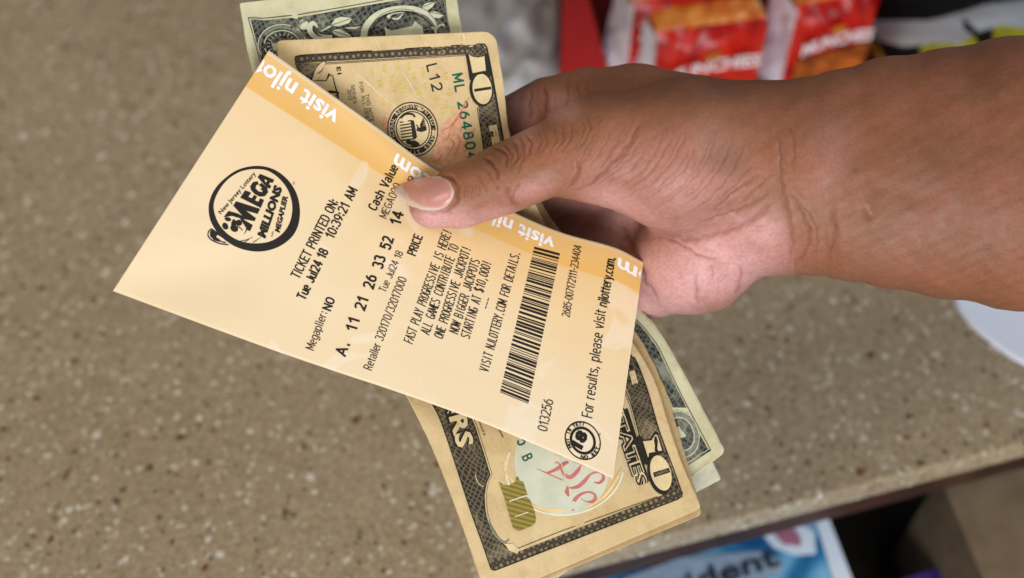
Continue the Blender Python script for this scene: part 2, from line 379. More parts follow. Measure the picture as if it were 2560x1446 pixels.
def pack(label, tl, tr, bl_back, hgt, floor, tilt=0.0, picture=False, text=True):
    """upright snack pack; tl, tr: top corners of its front face (image), bl_back: image point of the rear top left corner"""
    root = bpy.data.objects.new('snack_pack', None); COL.objects.link(root)
    a = at_plane(*tl, CZ + hgt); b = at_plane(*tr, CZ + hgt); c = at_plane(*bl_back, CZ + hgt)
    tag(root, label, 'snack pack', 'snack packs in the red tray')
    ux = b - a; w = np.linalg.norm(ux); ux = ux / w
    nb = np.array([-ux[1], ux[0], 0.0]);  dep = max(0.012, float(np.dot(c - a, nb)))
    hh = hgt - floor
    def P(x, y, z):            # x across, y to the rear, z up from the foot
        return a + ux * x + nb * (y + tilt * (hh - z)) + np.array([0, 0, z - hh])
    # puffed body
    nx, nz = 14, 12
    vs, fs = [], []
    def bulge(i, j, n, m): return (math.sin(math.pi * i / n) * math.sin(math.pi * j / m)) ** 0.5
    cr_ = np.random.default_rng(int(tl[0]))
    def sheet(fn, n, m):
        base = len(vs)
        for i in range(n + 1):
            for j in range(m + 1):
                k = 0.0011 if 0 < i < n and 0 < j < m else 0.0
                vs.append(tuple(fn(i, j) + cr_.normal(0, k, 3)))
        for i in range(n):
            for j in range(m): fs.append((base + i * (m + 1) + j, base + (i + 1) * (m + 1) + j, base + (i + 1) * (m + 1) + j + 1, base + i * (m + 1) + j + 1))
    sheet(lambda i, j: P(w * i / nx, -0.0045 * bulge(i, j, nx, nz) + .004 * (j / nz) ** 8, hh * j / nz), nx, nz)                       # front
    sheet(lambda i, j: P(w * (1 - i / nx), dep + 0.003 * bulge(i, j, nx, nz), hh * j / nz), nx, nz)            # rear
    sheet(lambda i, j: P(w, dep * i / 4, hh * j / nz), 4, nz)
    sheet(lambda i, j: P(w * i / nx, dep * j / 4, 0), nx, 4)
    mesh_obj('wrapper', vs, fs, PACK_RED.m, root, smooth=True)
    vs, fs = [], []
    sheet(lambda i, j: P(w * i / nx, dep * j / 6, hh + 0.004 * bulge(i, j, nx, 6)) if j else P(w * i / nx, .004, hh), nx, 6)
    mesh_obj('top_fold', vs, fs, PACK_ORANGE.m, root, smooth=True)
    vs, fs = [], []
    sheet(lambda i, j: P(-(0.003 + 0.007 * (1 - j / nz)) * (1 - i / 6) ** .8, dep * (1 - i / 6), hh * j / nz), 6, nz)
    mesh_obj('side_panel', vs, fs, PACK_WHITE, root, smooth=True)
    if text:
        tv, tf = text2d('MUNCHIES', 0.035); x0, x1 = tv[:, 0].min(), tv[:, 0].max()
        t = (tv[:, 0] - x0) / (x1 - x0); zt = hh - 0.0205 + 0.004 * np.sin(np.pi * t) * 0.6 + 0.006 * (t - 0.5) * .6
        zz = zt + tv[:, 1] / CAPH * 0.0072
        mesh_obj('lettering', [P(w * (0.07 + 0.86 * q), -0.0078, z_) for q, z_ in zip(t, zz)], tf, PACK_TEXT, root)
        em = [P(w * .5 + .004 * math.cos(k / 10 * 6.2832), -0.0060, hh - .0105 + .0028 * math.sin(k / 10 * 6.2832)) for k in range(10)]
        mesh_obj('round_emblem', em, [tuple(range(10))], plain('ochre_emblem', lin(206, 120, 40), 0.4), root)
    if picture:
        pts = [(0.0, .012), (.3, .0165), (.65, .019), (1.0, .0195)]
        vs = [P(w * (0.06 + .9 * q), -0.0062, hh - .026 + .004 * q) for q, _ in pts] + [P(w * (0.06 + .9 * q), -0.0062, hh - .045 + .003 * q) for q, _ in reversed(pts)]
        pm = NT('baked_brown_picture', 0.3, 0.4); pm.color(pm.ramp(pm.noise(120, 3, vec=pm.coord('Object'), dist=1.0), [(0.4, lin(118, 52, 14)), (0.6, lin(190, 96, 30))]))
        mesh_obj('food_picture', vs, [tuple(range(8))], pm.m, root)
    return root
pack('front red snack pack with an orange top fold, just above the wrist', (1645, 96), (1922, 58), (1634, 22), 0.050, 0.002)
pack('rear red snack pack half hidden behind the front one, beside the tray flap', (1585, 18), (1880, -22), (1575, -50), 0.056, 0.002)
pack('right red snack pack with a baked food picture, next to the black snack bag', (1995, 28), (2200, -6), (1985, -50), 0.053, 0.002, 0.0, True)

# crumpled clear plastic wrap
def ray_grid(name, x0, x1, y0, y1, nx, ny, hfun, mats, mfun=None, smooth=True):
    X, Y = np.meshgrid(np.linspace(0, 1, nx + 1), np.linspace(0, 1, ny + 1), indexing='ij')
    px = x0(Y) + (x1(Y) - x0(Y)) * X if callable(x0) else x0 + (x1 - x0) * X
    py = y0 + (y1 - y0) * Y
    P = at_plane(px, py, CZ + hfun(X, Y))
    vs = P.reshape(-1, 3); fs, mi = [], []
    for i in range(nx):
        for j in range(ny):
            fs.append((i * (ny + 1) + j, i * (ny + 1) + j + 1, (i + 1) * (ny + 1) + j + 1, (i + 1) * (ny + 1) + j))
            if mfun: mi.append(mfun(px[i, j], py[i, j]))
    return mesh_obj(name, vs, fs, mats, None, smooth, midx=mi if mfun else None)
def fnoise(X, Y, seed, octs=4):
    r = np.random.default_rng(seed); s = np.zeros_like(X); a = 1.0
    for o in range(octs):
        for _ in range(3):
            k = r.normal(size=2) * 7 * 1.9 ** o; s += a * np.sin(k[0] * X + k[1] * Y + r.uniform(0, 6.28))
        a *= 0.55
    return s
film = NT('clear_plastic_film', 0.18, 0.6)
film.color(film.ramp(film.noise(35, 4, vec=film.coord('Object')), [(0.35, lin(190, 187, 184)), (0.65, lin(226, 226, 230))]))
film.b.inputs['Transmission Weight'].default_value = 0.1
wrap = ray_grid('plastic_wrap', 1120, 1406, -60, 290, 70, 70,
    lambda X, Y: 0.002 + 0.020 * np.clip(np.sin(np.pi * X) * np.sin(np.pi * Y), 0, 1) ** .6 * (0.75 + 0.25 * (1 - np.abs(fnoise(X, Y, 5, 3)) * .5)), film.m)
tag(wrap, 'crumpled clear plastic wrap lying on the counter left of the red tray', 'plastic wrap')

# black snack bag with a white wave and yellow patches
BAGB = plain('black_foil', lin(9, 9, 8), 0.5, 0.2); BAGW = plain('grey_white_foil', lin(170, 172, 178), 0.4, 0.4, 0.06, 40)
BAGY = plain('yellow_green_foil', lin(150, 146, 22), 0.4, 0.4, 0.1, 50); BAGO = plain('ochre_foil', lin(140, 112, 40), 0.4, 0.4)
def bagm(x, y):
    top = np.interp(x, [2160, 2250, 2330, 2400, 2460, 2560, 2700], [48, 50, 48, 30, 10, -2, -8])
    bot = np.interp(x, [2160, 2200, 2260, 2330, 2400, 2440, 2500, 2560, 2700], [78, 100, 116, 106, 108, 80, 60, 68, 70])
    if 2405 < x < 2475 and y > 40 + (x - 2405) * 0.95 and y < 40 + (x - 2405) * .95 + 26 : return 0
    if y < top: return 0
    if y < bot: return 1
    if 2160 < x < 2215 and abs((x - 2165) - (y - 90) * .62) < 14: return 3
    if x > 2300: return 2 if (x < 2440 or x > 2480) else 0
    return 0
bag = ray_grid('snack_bag', 2166, 2760, -110, 230, 150, 86, lambda X, Y: 0.004 + 0.030 * np.clip(np.sin(np.pi * X) * np.sin(np.pi * Y), 0, 1) ** .5 + .0006 * fnoise(X, Y, 9, 3) * np.sin(np.pi * X) * np.sin(np.pi * Y), [BAGB, BAGW, BAGY, BAGO], bagm)
tag(bag, 'shiny black snack bag with a pale wave and yellow patches behind the forearm', 'snack bag')

# ------------------------------------------------------------------ paper sheets: ruled between two edge curves
def spline(us, pts, u):
    """cubic Hermite through pts at us"""
    us = np.asarray(us, float); pts = np.asarray(pts, float); n = len(us)
    if pts.ndim == 1: pts = pts[:, None]
    m = np.zeros_like(pts)
    for i in range(n):
        a, b = max(i - 1, 0), min(i + 1, n - 1); m[i] = (pts[b] - pts[a]) / (us[b] - us[a])
    u = np.asarray(u, float); k = np.clip(np.searchsorted(us, u, side='right') - 1, 0, n - 2)
    h = us[k + 1] - us[k]; t = ((u - us[k]) / h)[..., None]; h = h[..., None]
    return (2 * t**3 - 3 * t**2 + 1) * pts[k] + (t**3 - 2 * t**2 + t) * h * m[k] + (-2 * t**3 + 3 * t**2) * pts[k + 1] + (t**3 - t**2) * h * m[k + 1]


# white card at the right, under the forearm
cardpts = [tuple(p) for p in spline(np.arange(9), np.array([(2385, 735), (2402, 768), (2436, 808), (2470, 838), (2500, 862), (2535, 886), (2585, 912), (2650, 932), (2860, 975)], float), np.linspace(0, 8, 40))] + [(2960, 760), (2800, 600), (2440, 680)]
card = slab_px('white_tray', cardpts, CZ + 0.004, CZ + 0.0006, plain('bluish_white_plastic', lin(232, 238, 252), 0.4, 0.4, 0.01))
tag(card, 'plain white plastic tray lying on the counter below the forearm', 'tray')


# single-stroke condensed lettering for the printer type (cap height 1)
def _arc(cx, cy, rx, ry, a0, a1, n=None, e=0.8):
    n = n or max(5, int(abs(a1 - a0) / 18)); r = []
    for i in range(n + 1):
        t = math.radians(a0 + (a1 - a0) * i / n); c, q = math.cos(t), math.sin(t)
        r.append((cx + rx * math.copysign(abs(c) ** e, c), cy + ry * math.copysign(abs(q) ** e, q)))
    return r
_six = [_arc(.27, .31, .27, .31, 0, 360), [(.0, .33), (.06, .6), (.2, .84), (.42, 1.0)]]
_S = lambda w=.54, h=1.0: [_arc(w / 2, h * .74, w / 2, h * .26, 25, 215)[:-2] + [(w * .25, h * .56), (w * .75, h * .45)] + _arc(w / 2, h * .26, w / 2, h * .26, 35, -155)[1:]]
_o = _arc(.24, .35, .24, .35, 90, 450)
GL = {
 '0': (.54, [_arc(.27, .5, .27, .5, 90, 450)]), '1': (.34, [[(.02, .76), (.24, .98)], [(.26, 1.02), (.26, 0)]]), '2': (.54, [_arc(.27, .72, .26, .28, 165, -20) + [(.44, .48), (.02, 0)], [(0, .0), (.54, .0)]]),
 '3': (.54, [_arc(.25, .75, .25, .25, 160, -85), _arc(.25, .26, .29, .26, 85, -160)]), '4': (.58, [[(.42, 0), (.42, 1.0)], [(.4, .98), (.0, .3)], [(.0, .28), (.58, .28)]]), '5': (.54, [[(.5, 1), (.08, 1)], [(.08, 1.0), (.05, .54)], _arc(.26, .33, .28, .33, 138, -155)]),
 '6': (.54, _six), '7': (.52, [[(0, 1), (.52, 1)], [(.51, .98), (.16, 0)]]), '8': (.54, [_arc(.27, .76, .23, .24, 90, 450), _arc(.27, .26, .27, .26, 90, 450)]), '9': (.54, [[(.54 - x, 1 - y) for x, y in p] for p in _six]),
 'A': (.6, [[(0, 0), (.3, 1.0)], [(.3, 1.0), (.6, 0)], [(.12, .3), (.48, .3)]]), 'B': (.54, [[(0, 0), (0, 1)], [(0, 1), (.25, 1)] + _arc(.26, .76, .23, .24, 80, -90) + [(.0, .52)], _arc(.26, .26, .28, .26, 88, -90) + [(.0, .0)]]),
 'C': (.54, [_arc(.28, .5, .28, .5, 40, 320)]), 'D': (.55, [[(0, 0), (0, 1)], [(0, 1)] + _arc(.22, .5, .33, .5, 88, -88) + [(0, 0)]]), 'E': (.48, [[(0, 0), (0, 1)], [(0, 1), (.48, 1)], [(0, .52), (.42, .52)], [(0, 0), (.48, 0)]]),
 'F': (.46, [[(0, 0), (0, 1)], [(0, 1), (.46, 1)], [(0, .5), (.4, .5)]]), 'G': (.56, [_arc(.28, .5, .28, .5, 45, 345), [(.56, .12), (.56, .46)], [(.56, .46), (.32, .46)]]), 'H': (.54, [[(0, 0), (0, 1)], [(.54, 0), (.54, 1)], [(0, .52), (.54, .52)]]),
 'I': (.1, [[(.05, 0), (.05, 1)]]), 'J': (.46, [[(.46, 1), (.46, .3)] + _arc(.23, .27, .23, .27, 0, -170)]), 'K': (.54, [[(0, 0), (0, 1)], [(.5, 1), (.02, .4)], [(.18, .55), (.56, 0)]]), 'L': (.46, [[(0, 1), (0, 0)], [(0, 0), (.46, 0)]]),
 'M': (.66, [[(0, 0), (0, 1)], [(0, 1), (.33, .2)], [(.33, .2), (.66, 1)], [(.66, 1), (.66, 0)]]), 'N': (.56, [[(0, 0), (0, 1)], [(0, 1), (.56, 0)], [(.56, 0), (.56, 1)]]), 'O': (.58, [_arc(.29, .5, .29, .5, 90, 450)]),
 'P': (.52, [[(0, 0), (0, 1)], [(0, 1), (.24, 1)] + _arc(.25, .73, .27, .27, 85, -88) + [(0, .46)]]), 'R': (.55, [[(0, 0), (0, 1)], [(0, 1), (.24, 1)] + _arc(.25, .74, .27, .26, 85, -88) + [(0, .48)], [(.28, .48), (.55, 0)]]),
 'S': (.54, _S()), 'T': (.54, [[(0, 1), (.54, 1)], [(.27, 1), (.27, 0)]]), 'U': (.54, [[(0, 1), (0, .3)] + _arc(.27, .28, .27, .28, 180, 360) + [(.54, 1)]]), 'V': (.58, [[(0, 1), (.29, 0)], [(.29, 0), (.58, 1)]]),
 'W': (.8, [[(0, 1), (.2, 0)], [(.2, 0), (.4, .9)], [(.4, .9), (.6, 0)], [(.6, 0), (.8, 1)]]), 'X': (.56, [[(0, 0), (.56, 1)], [(0, 1), (.56, 0)]]), 'Y': (.56, [[(0, 1), (.28, .45)], [(.56, 1), (.28, .45)], [(.28, .45), (.28, 0)]]), 'Z': (.54, [[(0, 1), (.54, 1)], [(.54, 1), (0, 0)], [(0, 0), (.54, 0)]]),
 'a': (.46, [_arc(.22, .2, .22, .2, 40, 360 + 30), [(.44, 0), (.44, .5)] + _arc(.23, .5, .21, .22, 10, 160)]), 'c': (.44, [_arc(.24, .35, .24, .35, 45, 315)]), 'd': (.48, [_o, [(.48, 0), (.48, 1)]]), 'e': (.48, [[(.02, .36), (.47, .36)], _arc(.24, .35, .24, .35, 0, 310)]),
 'f': (.32, [[(.12, 0), (.12, .78)] + _arc(.28, .8, .16, .2, 180, 80), [(0, .68), (.3, .68)]]), 'g': (.48, [_o, [(.48, .7), (.48, 0)] + _arc(.24, -.02, .24, .24, 0, -150)]), 'h': (.46, [[(0, 0), (0, 1)], _arc(.23, .45, .23, .26, 180, 0) + [(.46, 0)]]), 'i': (.1, [[(.05, 0), (.05, .7)], [(.05, .86), (.05, .99)]]),
 'j': (.16, [[(.12, .7), (.12, -.08)] + _arc(-.02, -.08, .14, .16, 0, -80), [(.12, .86), (.12, .99)]]), 'k': (.44, [[(0, 0), (0, 1)], [(.4, .7), (.02, .3)], [(.14, .42), (.44, 0)]]), 'l': (.1, [[(.05, 0), (.05, 1)]]), 'm': (.72, [[(0, 0), (0, .7)], _arc(.18, .46, .18, .24, 180, 0) + [(.36, 0)], _arc(.54, .46, .18, .24, 180, 0) + [(.72, 0)]]),
 'n': (.46, [[(0, 0), (0, .7)], _arc(.23, .45, .23, .26, 180, 0) + [(.46, 0)]]), 'o': (.48, [_o]), 'p': (.48, [_o, [(0, .7), (0, -.26)]]), 'r': (.3, [[(0, 0), (0, .7)], _arc(.2, .46, .2, .24, 180, 65)]), 's': (.42, _S(.42, .7)), 't': (.3, [[(.12, .92), (.12, .16)] + _arc(.26, .16, .14, .16, 180, 280), [(0, .68), (.3, .68)]]),
 'u': (.46, [[(0, .7), (0, .25)] + _arc(.23, .24, .23, .24, 180, 360), [(.46, .7), (.46, 0)]]), 'v': (.46, [[(0, .7), (.23, 0)], [(.23, 0), (.46, .7)]]), 'w': (.66, [[(0, .7), (.16, 0)], [(.16, 0), (.33, .66)], [(.33, .66), (.5, 0)], [(.5, 0), (.66, .7)]]), 'y': (.46, [[(0, .7), (.24, 0)], [(.46, .7), (.2, -.18), (.06, -.26)]]),
 ':': (.12, [[(.06, .06), (.06, .2)], [(.06, .56), (.06, .7)]]), '.': (.12, [[(.06, -.04), (.06, .1)]]), ',': (.14, [[(.1, .1), (.02, -.16)]]), '-': (.34, [[(0, .42), (.34, .42)]]), '/': (.4, [[(0, -.06), (.4, 1.04)]]), '!': (.12, [[(.06, .3), (.06, 1.0)], [(.06, .0), (.06, .12)]]), '?': (.46, [_arc(.23, .76, .23, .24, 170, -60) + [(.23, .3)], [(.23, .0), (.23, .12)]]),
 '$': (.54, _S() + [[(.27, -.1), (.27, 1.1)]]), ' ': (.26, []),
}

class Sheet:
    def __init__(s, us, L, R, dL, dR, size, bumps=(), corners=(0, 0, 0, 0), ripple=0.0, seed=1, rag=0.0):
        s.us, s.L, s.R, s.dL, s.dR, s.size, s.bumps, s.corners = us, L, R, dL, dR, size, bumps, corners
        s.ripple, s.seed, s.rag = ripple, seed, rag
    def edge(s, u): return spline(s.us, s.L, u), spline(s.us, s.R, u)
    def px(s, u, v):
        l, r = s.edge(u); return l + (r - l) * np.asarray(v, float)[..., None]
    def depth(s, u, v):
        u = np.asarray(u, float); v = np.asarray(v, float)
        l = spline(s.us, s.dL, u)[..., 0]; r = spline(s.us, s.dR, u)[..., 0]; d = l + (r - l) * v
        p = s.px(u, v)
        for (a, b, amp, wid) in s.bumps:                  # folds: soft ridges (amp > 0 towards the viewer), millimetres
            a = np.array(a, float); b = np.array(b, float); t = (b - a); ln = np.linalg.norm(t); t = t / ln
            q = p - a; along = q @ t; off = np.abs(q @ np.array([-t[1], t[0]])); over = np.maximum(np.maximum(-along, along - ln), 0)
            d = d - amp * 0.001 * np.exp(-(off**2 + over**2) / (1.6 * wid**2))
        if s.ripple: d = d - s.ripple * 0.001 * fnoise(u * 0.5, v * 0.25, s.seed, 3)
        return d
    def inv(s, p):
        p = np.asarray(p, float); a = np.full(len(p), -0.12); b = np.full(len(p), 1.12)
        def f(u):
            l, r = s.edge(u); return (p[:, 0] - l[:, 0]) * (r[:, 1] - l[:, 1]) - (p[:, 1] - l[:, 1]) * (r[:, 0] - l[:, 0])
        fa = f(a)
        for _ in range(34):
            m = (a + b) / 2; fm = f(m); same = np.sign(fm) == np.sign(fa); a = np.where(same, m, a); b = np.where(same, b, m)
        u = (a + b) / 2; l, r = s.edge(u); v = ((p - l) * (r - l)).sum(1) / ((r - l)**2).sum(1); return u, v
    def point(s, u, v, lift=0.0):
        p = s.px(u, v); return unproj(p[..., 0], p[..., 1], s.depth(u, v) - lift)
    def build(s, name, mat, parent=None, nu=150, nv=70, thick=0.00011, uvscale=None, rear=None):
        su, sv = s.size; u = np.linspace(0, 1, nu + 1); extra = np.array([.002, .005, .01, .016, .024]); u = np.concatenate([u, extra, 1 - extra]); u = np.unique(np.round(u, 4)); u = u[np.concatenate([[True], np.diff(u) > 0.0007])]; u[-1] = 1.0
        nu = len(u) - 1; t = np.linspace(0, 1, nv + 1); v0 = np.zeros_like(u); v1 = np.ones_like(u)
        for (c, endu, hi) in zip(s.corners, (0, 0, 1, 1), (0, 1, 0, 1)):
            if c:
                dist = np.abs(u - endu) * su; inset = np.where(dist < c, c - np.sqrt(np.maximum(c * c - (c - dist)**2, 0)), 0) / sv
                if hi: v1 = np.minimum(v1, 1 - inset)
                else: v0 = np.maximum(v0, inset)
        if s.rag:
            r = np.random.default_rng(s.seed); jag = lambda k: np.convolve(r.normal(0, 1, nu + 21), np.ones(k) / k ** .5, 'same')[10:nu + 11]
            v0 = v0 + np.abs(jag(3) * .5 + jag(15) * .6) * s.rag / sv; v1 = v1 - np.abs(jag(3) * .5 + jag(15) * .6) * s.rag / sv
        U = np.repeat(u[:, None], nv + 1, 1); V = v0[:, None] + (v1 - v0)[:, None] * t[None]
        T = s.point(U, V).reshape(-1, 3); B = s.point(U, V, -thick).reshape(-1, 3); n = len(T)
        idx = np.arange(n).reshape(nu + 1, nv + 1)
        q = np.stack([idx[:-1, :-1], idx[1:, :-1], idx[1:, 1:], idx[:-1, 1:]], -1).reshape(-1, 4)
        fs = [tuple(x) for x in q] + [tuple(x[::-1] + n) for x in q]
        ring = np.concatenate([idx[0, :-1], idx[:-1, -1], idx[-1, :0:-1], idx[:0:-1, 0]])
        for i in range(len(ring)):
            a, b = ring[i], ring[(i + 1) % len(ring)]; fs.append((a, b, b + n, a + n))
        sc = uvscale or (su / 100, sv / 100)
        uv = np.stack([U.ravel() * sc[0], V.ravel() * sc[1]], 1); uv = np.concatenate([uv, uv])
        mats = [mat] if rear is None else [mat, rear]
        mi = [0] * len(q) + [0 if rear is None else 1] * (len(fs) - len(q))
        o = mesh_obj(name, np.concatenate([T, B]), fs, mats, parent, True, uv, mi); s.obj = o
        return o

class Print:
    """flat printing collected layer by layer and laid onto a sheet"""
    STEP = 0.00005
    def __init__(s, sheet): s.sh = sheet; s.P = []; s.F = []; s.M = []; s.lay = []; s.mats = []; s.n = 0
    def add(s, pts, faces, mat, layer=1):
        pts = np.asarray(pts, float).reshape(-1, 2)
        if not len(pts): return
        if mat not in s.mats: s.mats.append(mat)
        s.P.append(pts); s.lay.append(np.full(len(pts), layer)); s.F += [tuple(int(i) + s.n for i in f) for f in faces]; s.M += [s.mats.index(mat)] * len(faces); s.n += len(pts)
    def text(s, txt, a, b, cap, mat, bold=0.0, shear=0.0, layer=2, up=None, res=2):
        v, f = text2d(txt, bold, res); a = np.array(a, float); d = np.array(b, float) - a
        x = v[:, 0] - v[:, 0].min(); x = x / x.max()
        if up is None: up = np.array([d[1], -d[0]]) / np.linalg.norm(d)
        up = np.array(up, float); up = up / np.linalg.norm(up); up = up * cap / CAPH; dn = d / np.linalg.norm(d)
        s.add(a + np.outer(x, d) + np.outer(v[:, 1], up + dn * shear * cap / CAPH), f, mat, layer)
    def type(s, txt, a, b, cap, mat, weight=0.11, shear=0.0, layer=2, mono=False, gap=0.17, up=None):
        """printer type: every letter drawn with strokes, the line stretched between a and b"""
        a = np.array(a, float); d = np.array(b, float) - a; x = 0.0; items = []
        if not mono: gap = gap + weight * .55
        sw_ = weight * cap; cap = cap - sw_; weight = sw_ / cap
        nn = np.array([d[1], -d[0]]) / np.linalg.norm(d); a = a + nn * sw_ / 2 + d / np.linalg.norm(d) * sw_ / 2; d = d * (1 - sw_ / np.linalg.norm(d))
        for ch in txt:
            w, st = GL[ch]
            if mono: items.append((x + (0.62 - w) / 2, st)); x += 0.62 + gap
            else: items.append((x, st)); x += w + gap
        tot = x - gap
        if up is None: up = np.array([d[1], -d[0]]) / np.linalg.norm(d)
        up = np.array(up, float) / np.linalg.norm(up) * cap; ex = d / tot; dn = d / np.linalg.norm(d)
        for x0, st in items:
            for k, pl in enumerate(st):
                q = np.array(pl, float); p = a + np.outer(q[:, 0] + x0, ex) + np.outer(q[:, 1], up + dn * shear * cap); s.line(p, weight * cap, mat, layer + 0.12 * k)
    def line(s, p, w, mat, layer):
        """mitred stroke of even width"""
        p = np.asarray(p, float); p = p[np.concatenate([[True], np.linalg.norm(np.diff(p, axis=0), axis=1) > 1e-6])]
        if len(p) < 2: return
        closed = np.linalg.norm(p[0] - p[-1]) < 1e-3
        t = np.diff(p, axis=0); t /= np.linalg.norm(t, axis=1)[:, None]
        tp = np.concatenate([t[-1:] if closed else t[:1], t]); tn = np.concatenate([t, t[:1] if closed else t[-1:]])
        m = tp + tn; m /= np.linalg.norm(m, axis=1)[:, None] + 1e-9; n = np.stack([-m[:, 1], m[:, 0]], 1); k = 1 / np.maximum((n * np.stack([-tn[:, 1], tn[:, 0]], 1)).sum(1), 0.5)
        if not closed and len(p) == 2: e = t[0] * w * 0.42; p = np.array([p[0] - e, p[1] + e])
        o = n * (w / 2 * k)[:, None]; c = len(p)
        s.add(np.concatenate([p + o, p - o]), [(i, i + 1, c + i + 1, c + i) for i in range(c - 1)], mat, layer)
    def ring_text(s, txt, c, ra, rb, ang0, ang1, cap, mat, rot=0.0, bold=0.02, layer=2, inward=False):
        n = len(txt)
        for i, ch in enumerate(txt):
            if ch == ' ': continue
            th = ang0 + (ang1 - ang0) * (i + .5) / n
            e1 = np.array([math.cos(rot), math.sin(rot)]); e2 = np.array([-math.sin(rot), math.cos(rot)])
            pos = np.array(c) + ra * math.cos(th) * e1 + rb * math.sin(th) * e2
            tang = -ra * math.sin(th) * e1 + rb * math.cos(th) * e2; tang /= np.linalg.norm(tang)
            if ang1 < ang0: tang = -tang
            up = np.array([tang[1], -tang[0]])
            v, f = text2d(ch, bold); w = v[:, 0] - (v[:, 0].min() + v[:, 0].max()) / 2
            s.add(pos + np.outer(w * cap / CAPH, tang) + np.outer((v[:, 1] - CAPH / 2) * cap / CAPH, up), f, mat, layer)
    def poly(s, pts, mat, layer=1, grid=24.0):
        pts = np.asarray(pts, float); n = len(pts); ins = [tuple(p) for p in pts]
        # long edges are split so that the print follows the paper
        out = []
        for i in range(n):
            a, b = pts[i], pts[(i + 1) % n]; k = max(1, int(np.linalg.norm(b - a) / grid))
            for j in range(k): out.append(a + (b - a) * j / k)
        out = np.array(out); lo, hi = out.min(0), out.max(0)
        gx, gy = np.meshgrid(np.arange(lo[0], hi[0], grid), np.arange(lo[1], hi[1], grid)); g = np.stack([gx.ravel(), gy.ravel()], 1)
        vs = [Vector(p) for p in out] + [Vector(p) for p in g]; m = len(out)
        r = delaunay_2d_cdt(vs, [], [list(range(m))], 1, 1e-4)
        s.add([tuple(v) for v in r[0]], [tuple(f) for f in r[2]], mat, layer)
    def strip(s, A, B, mat, layer=1, n=40, m=3):
        """band between two polylines"""
        if n > 30: n = int(max(n, np.linalg.norm(np.diff(np.array(A, float), axis=0), axis=1).sum() / 4))
        def rs(p):
            p = np.asarray(p, float); l = np.concatenate([[0], np.cumsum(np.linalg.norm(np.diff(p, axis=0), axis=1))]); t = np.linspace(0, l[-1], n + 1)
            return np.stack([np.interp(t, l, p[:, 0]), np.interp(t, l, p[:, 1])], 1)
        a, b = rs(A), rs(B); g = a[:, None] + (b - a)[:, None] * np.linspace(0, 1, m + 1)[None, :, None]
        idx = np.arange((n + 1) * (m + 1)).reshape(n + 1, m + 1)
        s.add(g.reshape(-1, 2), np.stack([idx[:-1, :-1], idx[1:, :-1], idx[1:, 1:], idx[:-1, 1:]], -1).reshape(-1, 4), mat, layer)
    def stroke(s, pts, wid, mat, layer=2, n=None, smooth=True):
        p = np.asarray(pts, float); wv = np.asarray(wid if np.ndim(wid) else [wid] * len(p), float)
        if smooth and len(p) > 2:
            t = np.arange(len(p)); tt = np.linspace(0, len(p) - 1, n or 10 * len(p)); p = spline(t, p, tt); wv = np.interp(tt, t, wv)
        d = np.gradient(p, axis=0); d = d / (np.linalg.norm(d, axis=1)[:, None] + 1e-9); nrm = np.stack([-d[:, 1], d[:, 0]], 1)
        a, b = p + nrm * wv[:, None] / 2, p - nrm * wv[:, None] / 2; k = len(p)
        s.add(np.concatenate([a, b]), [(i, i + 1, k + i + 1, k + i) for i in range(k - 1)], mat, layer)
    def ellipse(s, c, ra, rb, mat, rot=0.0, layer=1, inner=0.0, a0=0.0, a1=2 * math.pi, n=64, ofs=(0, 0), rin=None):
        """disc (inner = 0), ring or arc"""
        th = np.linspace(a0, a1, n + 1); e1 = np.array([math.cos(rot), math.sin(rot)]); e2 = np.array([-math.sin(rot), math.cos(rot)])
        o = np.array(c) + np.outer(ra * np.cos(th), e1) + np.outer(rb * np.sin(th), e2)
        ia, ib = rin if rin else (ra * inner, rb * inner)
        i = np.array(c) + np.array(ofs) + np.outer(ia * np.cos(th), e1) + np.outer(ib * np.sin(th), e2)
        s.strip_raw(o, i, mat, layer)
    def strip_raw(s, a, b, mat, layer, m=3):
        n = len(a) - 1; g = a[:, None] + (b - a)[:, None] * np.linspace(0, 1, m + 1)[None, :, None]
        idx = np.arange((n + 1) * (m + 1)).reshape(n + 1, m + 1)
        s.add(g.reshape(-1, 2), np.stack([idx[:-1, :-1], idx[1:, :-1], idx[1:, 1:], idx[:-1, 1:]], -1).reshape(-1, 4), mat, layer)
    def build(s, name, parent, keep_inside=True):
        p = np.concatenate(s.P); lay = np.concatenate(s.lay); u, v = s.sh.inv(p)
        lo, hi = 0.001, 0.999
        fs, mi = [], []
        ok = (u > lo) & (u < hi) & (v > lo) & (v < hi)
        for f, m in zip(s.F, s.M):
            if all(ok[i] for i in f):
                # face the viewer: image positions have y down
                x = p[list(f)]; ar = sum(x[i][0] * x[(i + 1) % len(f)][1] - x[(i + 1) % len(f)][0] * x[i][1] for i in range(len(f)))
                fs.append(f if ar < 0 else f[::-1]); mi.append(m)
        w = s.sh.point(u, v); dirv = CAM - w; dirv /= np.linalg.norm(dirv, axis=1)[:, None]
        w = w + dirv * (0.00003 + s.STEP * lay)[:, None]
        used = np.unique(np.concatenate([np.array(f) for f in fs])); remap = -np.ones(len(p), int); remap[used] = np.arange(len(used))
        uv = np.stack([u * s.sh.size[0] / 100, v * s.sh.size[1] / 100], 1)
        return mesh_obj(name, w[used], [tuple(remap[i] for i in f) for f in fs], s.mats, parent, True, uv[used], mi)

class Parts:
    """several prints of one sheet, one per part; drawing goes to the part chosen last"""
    def __init__(s, sheet): s.sheet = sheet; s.d = {}; s.cur = None
    def use(s, name): s.cur = s.d.setdefault(name, Print(s.sheet))
    def __getattr__(s, k): return getattr(s.cur, k)
    def build_all(s, parent):
        for k, p in s.d.items(): p.build(k.split('#')[0], parent)

